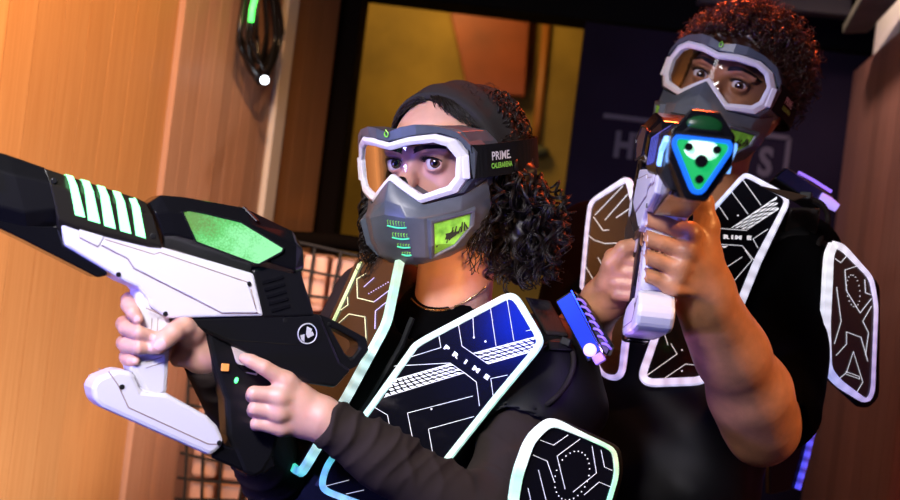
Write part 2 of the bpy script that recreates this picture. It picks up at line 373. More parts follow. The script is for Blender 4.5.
WOODO = wood('honey_plank_wood', (.52, .235, .085), (.62, .31, .125)); WOODP = wood('pale_beech_wood', (.46, .24, .155), (.56, .32, .22)); WOODR = wood('red_brown_wood', (.25, .115, .08), (.35, .175, .125))
UP = np.array([0, 0, 1.0])
def planks(t0, t1, w, th, o0, mb):
    n = max(1, round((t1 - t0) / w)); w = (t1 - t0) / n
    for i in range(n):
        c = wlp(t0 + w * (i + .5), 1.35, o0 - th / 2); mb.box(c, [WL_D, WL_N, UP], [w / 2 - .0007, th / 2, 1.35])
t_o = wl(158, 180); t_trim0 = wl(251, 225); t_trim1 = wl(262, 225); t_end = wl(322, 130)
mb = MB(); planks(-.55, t_o, .07, .02, 0, mb); addw(mb, 'wall_left', WOODO, origin=wlp(-.2, 0)); tag(bpy.data.objects['wall_left'], 'honey wooden plank wall behind the white blaster', kind='structure')
mb = MB(); planks(t_o + .002, t_trim0, .045, .02, .012, mb); tag(addw(mb, 'wall_left_panel', WOODP, origin=wlp(t_o, 0)), 'pale beech wall panel beside the white trim strip', kind='structure')
mb = MB(); mb.box(wlp((t_trim0 + t_trim1) / 2 + .005, 1.35, .012), [WL_D, WL_N, UP], [(t_trim1 - t_trim0) / 2, .012, 1.35]); tag(addw(mb, 'trim_1', mat('cream_trim_paint', (.82, .72, .64), .4), bevel=.002, origin=wlp(t_trim0, 0)), 'narrow cream trim strip on wooden wall', kind='structure')
mb = MB(); planks(t_trim1 + .01, t_end, .09, .02, .008, mb); tag(addw(mb, 'wall_left_end', wood('brown_plank_wood', (.32, .145, .06), (.41, .20, .09)), origin=wlp(t_end, 0)), 'brown wooden end panel next to doorway', kind='structure')
q0 = wlp(t_end + .03, 1.35, .0); mb = MB(); mb.box(q0 + np.array([.012, .14, 0]), [np.array([1., 0, 0]), np.array([0, 1., 0]), UP], [.034, .10, 1.35]); tag(addw(mb, 'door_1_jamb', mat('dark_jamb_paint', (.008, .0045, .003), .8, spec=.05), bevel=.004), 'dark door jamb at end of wooden wall', kind='structure')
# yellow concrete at the back of the next room
mm = mat('ochre_concrete', (.34, .20, .035), .9, bump=.4, bscale=30, var=.45, vscale=2.6)
mb = MB(); mb.box((.6, 4.75, 1.35), np.eye(3), (2.6, .05, 1.35)); tag(addw(mb, 'wall_back', mm), 'ochre yellow concrete wall in the room behind', kind='structure')
mb = MB(); mb.box((.6, 1.7, -.02), np.eye(3), (2.6, 3.1, .02)); tag(addw(mb, 'floor', mat('dark_floor', (.03, .028, .027), .6, var=.3, vscale=3)), 'dark arena floor', kind='structure')
mb = MB(); mb.box((.6, 1.9, 2.72), np.eye(3), (2.6, 2.9, .02)); tag(addw(mb, 'ceiling', mat('dark_ceiling', (.02, .018, .017), .8)), 'dark ceiling', kind='structure')
def flat(name, px, d, th, m, label=None, cat=None, kind=None, bevel=.003, parent=None):
    mb = MB(); pts = [P(a, b, d) for a, b in px]; mb.prism(pts, (0, th, 0)); o = mb.build(name, m, parent, bevel=bevel); return tag(o, label, cat, None, kind)
flat('hanging_panel', [(445, -14), (531, -8), (524.5, 96), (468, 92)], 4.63, .06, mat('orange_red_board', (.30, .055, .012), .5, var=.25, vscale=7), 'orange-red wooden board hanging on ochre wall above the headscarf', 'panel')
t = empty('conduit_pipe', P(538, 230, 4.62), 'thin orange conduit pipe with grey end box on ochre wall', 'pipe')
mb = MB(); mb.tube([P(549, 0, 4.69), P(538, 120, 4.69), P(536, 144, 4.69)], .016, 10); mb.build('pipe', mat('orange_pipe_paint', (.40, .13, .02), .5), t, smooth=True)
mb = MB(); mb.ball(P(535, 152, 4.68), (.055, .04, .026), 16, 10); mb.build('end_box', mat('grey_green_fitting', (.11, .10, .05), .6), t, smooth=True)
# dark beam over the opening, dark board with lettering
mb = MB(); a = W(P(300, -14, 3.25)); mb.box((a[0] + 1.2, 3.3, a[2] + .17), np.eye(3), (1.35, .07, .17)); tag(addw(mb, 'trim_2_beam', mat('black_beam', (.004, .0035, .0035), .8, spec=.1), bevel=.004), 'black lintel beam over the opening', kind='structure')
t = empty('sign_board', P(700, 600, 3.2), 'dark violet board with faint grey capital letters behind the man', 'sign'); BD = 3.12
mb = MB(); zb = W(P(570, 250, BD)); zt = W(P(585, 16, BD)); xl = W(P(573, 130, BD))[0]; xr = W(P(885, 130, BD))[0]
mb.box(((xl + xr) / 2, BD + .03, 1.04), np.eye(3), ((xr - xl) / 2, .02, 1.02)); mb.v = list(Wi(np.array(mb.v))); mb.build('board', mat('violet_black_board', (.012, .008, .018), .8, spec=.08, var=.2, vscale=5), t, bevel=.003)
faint = mat('faint_grey_paint', (.07, .058, .08), .5)
def board_px(px, py): q = W(P(px, py, BD)); return q[0], q[2]
def btext(txt, px, py, size, name):
    v, f = text_geo(txt, size, .004); x, z = board_px(px, py); mb = MB(); mb.add([Wi(np.array([x + a[0] * .8, BD + .008, z + a[1]])) for a in v], f); return mb.build(name, faint, t, solid=0.0)
btext('HYP', 640, 148, .088, 'lettering'); btext('S', 766, 163, .098, 'lettering')
mb = MB(); x0, z0 = board_px(604, 115); x1, _ = board_px(790, 138); mb.box(((x0 + x1) / 2, BD + .008, z0), np.eye(3), ((x1 - x0) / 2, .002, .006)); _, z2 = board_px(780, 240)
mb.box((x1, BD + .008, (z0 + z2) / 2), np.eye(3), (.006, .002, (z0 - z2) / 2)); mb.v = list(Wi(np.array(mb.v))); mb.build('line', faint, t)
# right-hand wooden wall, its beam and fluted light strip
R_A = W(P(838, 200, 3.12)); R_B = W(P(905, 200, 2.35)); RD = R_B - R_A; RD[2] = 0; RD = nrm(RD); RN = np.array([RD[1], -RD[0], 0]); RN = RN if RN[0] < 0 else -RN
mb = MB(); Lw = .085; hr = float(ray_vplane(895, 36, R_A, RD)[2])
for i in range(20):
    c = R_A + RD * (Lw * (i + .5)) - RN * .01; mb.box((c[0], c[1], hr / 2), [RD, RN, UP], [Lw / 2 - .0008, .01, hr / 2])
tag(addw(mb, 'wall_right', WOODR), 'red-brown wooden wall at the right edge', kind='structure')
mb = MB()
for i in range(36):
    c = R_A + RD * (.2 + .035 * (i + .5)) - RN * .015; mb.box((c[0], c[1], hr + .125), [RD, RN, UP], [.012, .010, .125])
tag(addw(mb, 'wall_right_fluting', mat('cream_fluting', (.75, .72, .58), .5), bevel=.004), 'cream fluted panel above the wooden wall', kind='structure')
mb = MB(); mb.prism([P(842, 34, 2.75), P(868, 33, 2.75), P(930, -34, 2.3), P(880, -34, 2.3)], (0.02, .06, .03)); tag(mb.build('trim_3_beam', mat('olive_grey_beam', (.14, .14, .09), .5, var=.3, vscale=14), bevel=.004), 'olive grey slanting beam at the upper right', kind='structure')
mb = MB(); mb.prism([P(700, -30, 2.95), P(852, -26, 2.95), P(852, 16, 2.95), P(700, 2, 2.95)], (0, .05, 0)); tag(mb.build('trim_4_panel', mat('brown_grey_panel', (.050, .042, .040), .6), bevel=.004), 'brown-grey ceiling panel above the man', kind='structure')
# barricade of tan pads under a black net
bx0 = W(P(176, 460, 2.42)); ztop = W(P(330, 250, 2.42))[2]; bx1 = W(P(470, 300, 2.42))[0]
t = empty('net_barricade', Wi(np.array([(bx0[0] + bx1) / 2, 2.5, 0])), 'low barricade of tan pads under black cargo net beside wooden wall', 'barricade')
mb = MB(); nx, nz = 9, 12; PADM = mat('tan_pad', (.70, .37, .26), .6, var=.3, vscale=9)
for i in range(nx):
    for j in range(nz):
        w = (bx1 - bx0[0] - .02) / nx; h = (ztop - .01) / nz; mb.box((bx0[0] + .02 + w * (i + .5), 2.56, h * (j + .5)), np.eye(3), (w / 2 - .004, .10, h / 2 - .004))
mb.v = list(Wi(np.array(mb.v))); mb.build('pad_wall', PADM, t, bevel=.008)
mb = MB(); sp = .043; n = int((bx1 - bx0[0]) / sp)
for i in range(n + 1):
    x = bx0[0] + .01 + i * sp; mb.tube(Wi(np.array([[x + .012 * math.sin(z * 9 + i), 2.445 + .01 * math.sin(z * 5 + i * .7), z] for z in np.linspace(0, ztop, 24)])), .0032, 5)
for j in range(int(ztop / sp)):
    z = ztop - j * sp; mb.tube(Wi(np.array([[x, 2.445 + .01 * math.sin(z * 5 + x * 6), z + .008 * math.sin(x * 14 + j)] for x in np.linspace(bx0[0], bx1, 20)])), .0032, 5)
mb.build('cargo_net', mat('black_net_cord', (.008, .006, .006), .8), t, smooth=True)
mb = MB(); xs = np.linspace(bx0[0] - .01, bx1, 24); mb.tube(Wi(np.array([[x, 2.47, ztop + .014 + .004 * math.sin(x * 22)] for x in xs])), .016, 8); mb.box((bx0[0] - .004, 2.5, ztop / 2), np.eye(3), (.012, .06, ztop / 2)) if False else None
mb.build('top_roll', mat('black_net_roll', (.003, .002, .0015), .95, spec=.0), t, smooth=True)
# cable bundle with lights hanging on the wooden wall
def wq(px, py, o=.05): r = ray_vplane(px, py, WL_A + WL_N * o, WL_D); return Wi(r)
t = empty('cable_bundle', wq(260, 90), 'coiled black cable bundle with small lights hanging on wooden wall', 'cable')
mb = MB()
for k in range(7):
    cx = 262 + random.uniform(-5, 6); w = (22, 9, 18, 5, 14, 20, 12)[k]; bot = random.uniform(60, 88); o = .03 + .008 * k
    pts = [wq(cx - w * .5, -30, o), wq(cx - w, 30, o + .01), wq(cx - w * .85, bot - 25, o), wq(cx + random.uniform(-3, 3), bot, o + .01), wq(cx + w * .85, bot - 25, o), wq(cx + w, 25, o), wq(cx + w * .5, -30, o)]
    mb.tube(smooth_path(pts, 8), .0038 + .0012 * (k % 3), 7)
mb.build('cable', mat('black_cable', (.010, .009, .010), .3), t, smooth=True)
mb = MB(); mb.ball(wq(264.5, 80, .10), .0085, 12, 8); mb.build('white_lamp', mat('white_lamp_glow', (.9, .9, 1), .3, emit=(.8, .9, 1), estr=9), t, smooth=True)
mb = MB(); mb.tube([wq(256, -6, .10), wq(252, 10, .10), wq(251, 22, .10)], .006, 8); mb.build('green_lamp', mat('green_lamp_glow', (.1, .9, .2), .3, emit=(.08, 1, .12), estr=3), t, smooth=True)

# ================================================================== THE BLASTER (traced on the plane of its left side)
K = .55; GO = P(150, 335, 1.40); GN = nrm((K, -1, 0)); GP = Plane(GO, GN)
GX = nrm((-1, -K, .449)); GY = GN; GZ = nrm(np.cross(GX, GY)); GR = np.stack([GX, GY, GZ], 1)
def gl(px, py, t=0.0): return (GP.at(px, py, t) - GO) @ GR           # pixel -> blaster's own frame (x forward, y left, z up)
def gc(px, py, t=0.0): return GP.at(px, py, t)
def build_blaster(label):
    root = empty('laser_blaster', matrix=M4(GR, GO), label=label, cat='blaster')
    def slab(name, px, t, m, par=root, t2=None, bevel=.003, grow=0.0, sides=None):
        pts = [gl(a, b, t) for a, b in px]; y2 = -t if t2 is None else t2; mb = MB(); mb.prism([np.array([p[0], t, p[2]]) for p in pts], (0, y2 - t, 0)); return mb.build(name, m, par, local=True, bevel=bevel)
    def both(name, px, t, th, m, par, bevel=.0008):
        """a raised plate on the left side and its twin on the right side"""
        pts = [gl(a, b, t) for a, b in px]
        for sg in (-1, 1):
            mb = MB(); mb.prism([np.array([p[0], sg * (t - .001), p[2]]) for p in pts], (0, sg * (th + .001), 0)); o = mb.build(name, m, par, local=True, bevel=bevel)
        return o
    def lines(name, polys, t, w, h, m, par):
        mb = MB()
        for pl in polys:
            pts = [gl(a, b, t) for a, b in pl]; mb.ribbon([np.array([p[0], t, p[2]]) for p in pts], (0, 1, 0), w, h); mb.ribbon([np.array([p[0], -t, p[2]]) for p in pts], (0, -1, 0), w, h)
        return mb.build(name, m, par, local=True)
    def screws(px, t, r, par):
        for a, b in px:
            p = gl(a, b, t)
            for sg in (1, -1): mb = MB(); mb.disc((p[0], sg * (t - .001), p[2]), (0, sg, 0), r, .0016, 14); mb.build('screw', SCREW, par, local=True, bevel=.0004)
    # front shroud with a chamfered top, running out past the picture's edge to the muzzle
    def hexloft(sect, name, m, par=root, bevel=.002, wz=(1, 1)):
        """section list: (px_top, py_top, px_bot, py_bot, half width, shoulder fraction)"""
        rings = []
        for (a, b, c, d, w, sf, tw) in sect:
            p = gl(a, b, 0); q = gl(c, d, 0); up = p - q
            f = lambda y, s: np.array([q[0] + up[0] * s, y, q[2] + up[2] * s])
            rings.append([f(-tw, 1), f(tw, 1), f(w, 1 - sf), f(w, .28), f(w * .42, 0), f(-w * .42, 0), f(-w, .28), f(-w, 1 - sf)])
        mb = MB(); mb.loft(rings[::-1]); return mb.build(name, m, par, local=True, bevel=bevel)
    sh = hexloft([(-52, 147, -38, 200, .030, .20, .014), (-30, 147, -14, 226, .031, .24, .018), (4, 155.5, 26, 236, .031, .26, .018), (42, 168.5, 56, 226, .028, .26, .016)], 'front_shroud', BLACKP)
    slab('lower_rail', [(-20, 216), (40, 226), (58, 226), (64, 245), (107, 271.5), (108, 275), (98, 277.6), (20, 238), (-10, 224)], .020, BLACKG)
    # muzzle: glowing triangular reflector with dark sockets, facing forward
    mz = gl(-52, 172, 0); fx = mz[0]; cz = (gl(-52, 147)[2] + gl(-38, 200)[2]) / 2
    def fr(y, z, dx=0.0): return np.array([fx + dx, y, cz + z])
    hexo = [(-.014, .042), (.014, .042), (.031, .020), (.031, -.008), (.010, -.046), (-.010, -.046), (-.031, -.008), (-.031, .020)]
    mb = MB(); mb.prism([fr(y, z, -.02) for y, z in hexo], (.026, 0, 0)); mb.build('muzzle_ring', BLACKG, root, local=True, bevel=.002)
    tri = [(-.024, .013), (.024, .013), (.026, .006), (.004, -.036), (-.004, -.036), (-.026, .006)]
    mb = MB(); mb.prism([fr(y, z, .004) for y, z in tri], (.004, 0, 0)); rf = mb.build('reflector', mat('green_reflector_glow', (.01, .08, .03), .3, emit=(.01, .55, .14), estr=.9), root, local=True, bevel=.001)
    mb = MB(); mb.ribbon(round_poly([fr(y * 1.06, z * 1.05, .006) for y, z in tri], .004, 3), (1, 0, 0), .0050, .005, closed=True); mb.build('rim_light', mat('blue_rim_glow', (.005, .03, .15), .3, emit=(.008, .15, .95), estr=1.25), rf, local=True)
    mb = MB(); mb.ball(fr(0, .003, .007), (.004, .018, .011), 16, 10); mb.build('bright_core', mat('white_core_glow', (.9, 1, .9), .3, emit=(.42, 1, .62), estr=1.0), rf, local=True, smooth=True)
    for y, z, r in ((-.0135, .004, .004), (.0135, .004, .004), (0, -.0085, .0062), (0, -.026, .0042)):
        mb = MB(); mb.tube([fr(y, z, .006), fr(y, z, .0145)], r, 14); mb.build('emitter_socket', BLACKG, rf, local=True, smooth=True, sharp=40)
    mb = MB(); mb.box(fr(0, .0165, .008), np.eye(3), (.003, .027, .0015)); mb.build('visor_edge', BLACKP, root, local=True)
    mb = MB(); mb.ball(fr(0, .028, .005), (.004, .018, .009), 14, 8); mb.build('upper_glow', mat('dim_green_glow', (.005, .03, .01), .3, emit=(.02, .4, .10), estr=.07), root, local=True, smooth=True)
    for sgn in (1, -1):
        mb = MB(); mb.ribbon([np.array([fx - .006, .0315 * sgn, cz + .012]), np.array([fx - .030, .0325 * sgn, cz + .004]), np.array([fx - .040, .0325 * sgn, cz - .010])], (0, sgn, 0), .007, .004); mb.build('side_light', mat('pale_blue_glow', (.3, .6, 1), .3, emit=(.18, .45, 1.0), estr=1.6), root, local=True)
    # striped light section
    st = hexloft([(40, 168.5, 57, 240, .029, .22, .017), (61, 175.5, 76, 247, .029, .22, .017), (134, 199, 146, 262, .029, .22, .018), (142, 203, 160, 262, .029, .22, .018)], 'stripe_cover', GREYTOP)
    S5 = [((61.6, 176), (69, 178), (85, 217.6), (75, 215)), ((77, 181), (85, 183), (100, 223.6), (88, 220)), ((92.4, 186.6), (100.4, 188.6), (115.6, 229), (104, 225.6)), ((108, 192), (116, 194), (131, 234), (120, 230.6)), ((123.6, 198), (131, 199.6), (145.6, 238.4), (135.6, 235.4))]
    for tl, tr, br, bl in S5:
        for sgn in (1, -1):
            mb = MB()
            # each stripe climbs the side and folds over the chamfer to the top
            tA, tB, bB, bA = gl(*tl, .0), gl(*tr, .0), gl(*br, .029), gl(*bl, .029)
            f = .22; mA = bA + (tA - bA) * (1 - f); mB_ = bB + (tB - bB) * (1 - f); e = .0012
            V = [(bA[0], .029 + e, bA[2]), (bB[0], .029 + e, bB[2]), (mB_[0], .029 + e, mB_[2]), (mA[0], .029 + e, mA[2]), (tB[0], .018, tB[2] + e), (tA[0], .018, tA[2] + e), (tB[0], 0, tB[2] + e), (tA[0], 0, tA[2] + e)]
            V = [np.array([x, y * sgn, z]) for x, y, z in V]; fs = [(0, 1, 2, 3), (3, 2, 4, 5), (5, 4, 6, 7)]; mb.add(V, fs if sgn > 0 else [q[::-1] for q in fs])
            mb.build('light_stripe', STRIPE, st, local=True)
    screws([(54, 180.5), (141, 210.5), (153, 236)], .0292, .0032, st)
    # white body, grip and lower guard
    body = slab('body_shell', [(60, 219), (64, 215.5), (166, 248), (254, 273.5), (264, 316), (167, 318.5), (150, 306), (149, 300), (138, 287), (124, 281), (66, 246)], .026, WHITE, bevel=.004)
    both('raised_panel', [(105, 240), (154, 255), (160, 253), (247, 283), (257, 312.5), (222, 312.8), (134, 268), (128, 258.5), (101, 244.5)], .026, .0016, WHITE, body)
    both('raised_panel', [(79, 229), (104, 236.5), (98, 246.5), (80, 237.5)], .026, .0014, WHITE, body)
    lines('panel_line', [[(101, 245.2), (128, 259.2), (134, 268.8), (222, 313.4), (258, 313.2)], [(105, 239.4), (154, 254.4), (160, 252.4), (248, 282.4)], [(79.5, 228.5), (80, 238), (98, 247)], [(251, 289), (256, 309)], [(146, 308), (166, 317)]], .0262, .0011, .0004, GROOVE, body)
    screws([(224, 296), (165.5, 313.8), (118.5, 274.5)], .0263, .0028, body); screws([(249.2, 283.7)], .0278, .0026, body)
    grip = slab('front_grip', [(138, 286), (150, 294), (168, 312), (172, 324), (168, 395), (150, 402), (132, 372), (128.5, 366), (134, 340), (137, 305)], .019, WHITE, bevel=.006)
    lines('grip_line', [[(152, 318), (151, 332)], [(158, 318), (157, 333)], [(146, 368), (164, 362)], [(146, 362), (162, 357)]], .0192, .0007, .0003, GROOVE, grip)
    guard = slab('hand_guard', [(92, 388.5), (93.5, 383), (99, 377), (119, 369), (133, 372), (142, 391), (168, 393.5), (208, 416), (218, 426), (224, 438), (223, 447), (211, 456.4), (102, 408), (94, 401)], .022, WHITE, bevel=.007)
    lines('panel_line', [[(108.5, 371.5), (118, 385), (128.5, 407.6), (208, 444), (217, 444.4)]], .0222, .0012, .0004, GROOVE, guard)
    screws([(122, 387), (219.5, 443)], .0222, .003, guard)
    # black rear: scope with green window, vented block, receiver, skeleton stock, trigger grip
    sc = hexloft([(144, 203, 160, 248, .030, .22, .016), (156, 195.5, 172, 250, .031, .30, .018), (180, 197.6, 190, 256, .031, .30, .018), (240, 208.4, 250, 276, .031, .26, .018), (288, 231.5, 286, 284, .029, .24, .016), (295, 242, 297, 276, .025, .24, .014)], 'scope_housing', BLACKG)
    WN = [(182, 211.4), (189, 210.2), (206, 213.5), (241, 222), (283.6, 248), (282, 252), (259, 264.4), (255, 264), (196, 242)]
    gm = mat('green_scope_window', (.10, .20, .06), .22, emit=(.1, .75, .25), estr=.8, bump=.5, bscale=260)
    if not gm.get('done'):
        gm['done'] = 1; nt = gm.node_tree; b = nt.nodes['Principled BSDF']; tc = nt.nodes['Texture Coordinate']; sx = nt.nodes.new('ShaderNodeSeparateXYZ'); nt.links.new(tc.outputs['Object'], sx.inputs[0])
        n1 = nt.nodes.new('ShaderNodeTexNoise'); n1.inputs['Scale'].default_value = 45; n1.inputs['Detail'].default_value = 6; nt.links.new(tc.outputs['Object'], n1.inputs['Vector'])
        n2 = nt.nodes.new('ShaderNodeTexVoronoi'); n2.inputs['Scale'].default_value = 420; nt.links.new(tc.outputs['Object'], n2.inputs['Vector'])
        m1 = nt.nodes.new('ShaderNodeMapRange'); m1.inputs['From Min'].default_value = .02; m1.inputs['From Max'].default_value = -.10; nt.links.new(sx.outputs['X'], m1.inputs['Value'])
        a1 = nt.nodes.new('ShaderNodeMath'); a1.operation = 'MULTIPLY_ADD'; a1.inputs[1].default_value = .9; nt.links.new(n1.outputs['Fac'], a1.inputs[0]); nt.links.new(m1.outputs['Result'], a1.inputs[2])
        a2 = nt.nodes.new('ShaderNodeMath'); a2.operation = 'MULTIPLY_ADD'; a2.inputs[1].default_value = -.35; nt.links.new(n2.outputs['Distance'], a2.inputs[0]); nt.links.new(a1.outputs[0], a2.inputs[2])
        r = nt.nodes.new('ShaderNodeValToRGB'); e = r.color_ramp.elements; e[0].position = .30; e[0].color = (.05, .17, .02, 1); e[1].position = 1.0; e[1].color = (.30, 1.0, .50, 1); k = e.new(.62); k.color = (.04, .55, .13, 1)
        nt.links.new(a2.outputs[0], r.inputs['Fac']); nt.links.new(r.outputs['Color'], b.inputs['Emission Color'])
    both('scope_window', WN, .0312, .0008, gm, sc, bevel=.0003)
    lines('window_edge', [WN + [WN[0], WN[1]]], .0318, .0022, .0012, BLACKP, sc)
    mb = MB(); pts = [gl(*q, 0) for q in ((239, 208.2), (248, 222), (252, 224))]
    mb.ribbon([np.array([pts[0][0], 0, pts[0][2] + .001]), np.array([pts[0][0], .018, pts[0][2]]), np.array([pts[1][0], .0315, pts[1][2]])], (0, .5, .85), .004, .0015); mb.build('seam_clip', SCREW, sc, local=True)
    vb = slab('vented_block', [(252, 270), (280, 262), (294, 258), (300, 268), (313, 308), (315, 316), (262, 318)], .024, BLACKP, bevel=.003)
    for k in range(5):
        mb = MB(); a = gl(262 + k * 2.2, 283 + k * 7.0, .024); b = gl(283 + k * 1.6, 277 + k * 7.2, .024)
        for sgn in (1, -1): mb = MB(); mb.ribbon([np.array([a[0], sgn * .0242, a[2]]), np.array([b[0], sgn * .0242, b[2]])], (0, sgn, 0), .0042, .0012); mb.build('vent_slot', BLACKG, vb, local=True)
    rc = slab('receiver', [(178, 317.5), (264, 315), (318, 313.5), (322, 317), (341, 362), (352, 370), (336, 388), (310, 384), (262, 360), (226, 343)], .0225, BLACKP, bevel=.004)
    lines('receiver_edge', [[(182, 319), (230, 340), (300, 345)]], .0226, .0008, .0004, GREYTOP, rc)
    screws([(285, 320.5)], .0226, .0028, rc)
    e = gl(307, 333.6, .0226)
    for sgn in (1, -1): mb = MB(); mb.disc((e[0], sgn * .0222, e[2]), (0, sgn, 0), .0120, .0018, 28); mb.build('round_badge', BLACKG, rc, local=True, bevel=.0005)
    mb = MB()
    for sgn in (1, -1):
        mb.tube([np.array([e[0] + .0118 * math.cos(a), sgn * .0240, e[2] + .0118 * math.sin(a)]) for a in np.arange(28) * 2 * math.pi / 28], .0008, 6, closed=True)
        for quad in (((307, 326.5), (312, 329), (310.5, 334.5), (306, 335)), ((300.5, 335.5), (304.5, 334), (304.5, 342), (301.5, 340)), ((306.5, 335.5), (312.5, 331.5), (314, 335), (308, 338))):
            mb.prism([np.array([gl(a, b, .0242)[0], sgn * .0238, gl(a, b, .0242)[2]]) for a, b in quad], (0, sgn * .0007, 0))
    mb.build('badge_mark', mat('silver_print', (.55, .55, .57), .35), rc, local=True)
    # skeleton stock: a ring
    So = [(318, 314), (330, 318.5), (366, 338), (368.5, 350), (357, 366), (350, 369.5), (338, 362)]; Si = [(331, 328), (336, 329.5), (358, 341.5), (359.5, 348), (353, 357), (349, 357.5), (345, 353)]
    mb = MB(); A = [gl(a, b, .015) for a, b in So]; B = [gl(a, b, .015) for a, b in Si]; y = lambda p, t: np.array([p[0], t, p[2]])
    mb.loft([[y(p, .015) for p in A], [y(p, .015) for p in B], [y(p, -.015) for p in B], [y(p, -.015) for p in A], [y(p, .015) for p in A]], cap=False); stk = mb.build('skeleton_stock', BLACKP, root, local=True, bevel=.0025)
    screws([(351.5, 360), (329, 324)], .0152, .0022, stk)
    tg = slab('trigger_grip', [(206, 330), (262, 356), (296, 372), (284, 420), (274, 456), (264, 473), (256, 478), (244, 474), (228, 436), (226, 400), (214, 366)], .017, BLACKP, bevel=.005)
    slab('rear_guard_bar', [(222, 438), (224, 445), (244, 451), (256, 445), (272, 446), (276, 466), (266, 474), (254, 476), (211, 458)], .0155, BLACKG, bevel=.004)
    slab('trigger_plate', [(231, 345), (247, 350), (258, 362), (258, 376), (246, 373), (236, 362)], .0185, mat('beige_trigger', (.55, .45, .40), .4), tg, bevel=.002)
    slab('trigger_hinge', [(236, 364), (256, 366), (257, 374), (244, 372)], .0196, BLACKG, tg, bevel=.002)
    mb = MB(); p = gl(225.5, 367.5, .02); mb.box((p[0], .0185, p[2]), [GLX, (0, 1, 0), GLZ], (.0042, .002, .0042)); mb.build('orange_button', mat('orange_button', (.85, .33, .08), .4, emit=(1, .35, .08), estr=.25), tg, local=True, bevel=.0006)
    mb = MB(); p = gl(237, 380.5, .02); mb.ball((p[0], .0178, p[2]), (.0024, .0015, .0036), 10, 6); mb.build('status_light', mat('green_status_glow', (.1, .9, .2), .3, emit=(.08, 1, .22), estr=3), tg, local=True, smooth=True)
    return root
GLX = GR.T @ nrm((1, 0, -.1)); GLX[1] = 0; GLX = nrm(GLX); GLZ = np.array([-GLX[2], 0, GLX[0]])
gunW = build_blaster('white and black laser blaster aimed left in the woman\'s hands')

from mathutils.bvhtree import BVHTree
# ================================================================== GOGGLE MASKS (own frame: x right as seen from the front, y into the head, z up)
HWR = np.array([[0.8043, 0.5911, -0.0606], [-0.5936, 0.7948, -0.1265], [-0.0266, 0.1377, 0.9901]]); HWT = np.array([-0.0739, 1.56, 0.0998])
HMR = np.array([[0.8242, 0.4375, 0.3596], [-0.4541, 0.89, -0.042], [-0.3384, -0.1287, 0.9322]]); HMT = np.array([0.3856, 1.85, 0.2605])
def yc(x): return .042 * (x / .085) ** 2
def mirror_loop(half): return [(x, z) for x, z in half] + [(-x, z) for x, z in half[::-1] if abs(x) > 1e-6]
OUT = [(0, .034), (.028, .040), (.058, .042), (.077, .034), (.087, .014), (.085, -.016), (.075, -.032), (.036, -.043), (0, -.017)]
INN = [(0, .0245), (.028, .030), (.055, .0315), (.068, .026), (.0765, .011), (.0745, -.012), (.067, -.0225), (.038, -.0325), (0, -.005)]
def resamp(half, n=3):
    L = mirror_loop(half); out = []
    for i in range(len(L)):
        a, b = np.array(L[i]), np.array(L[(i + 1) % len(L)])
        for k in range(n): out.append(a + (b - a) * k / n)
    return out
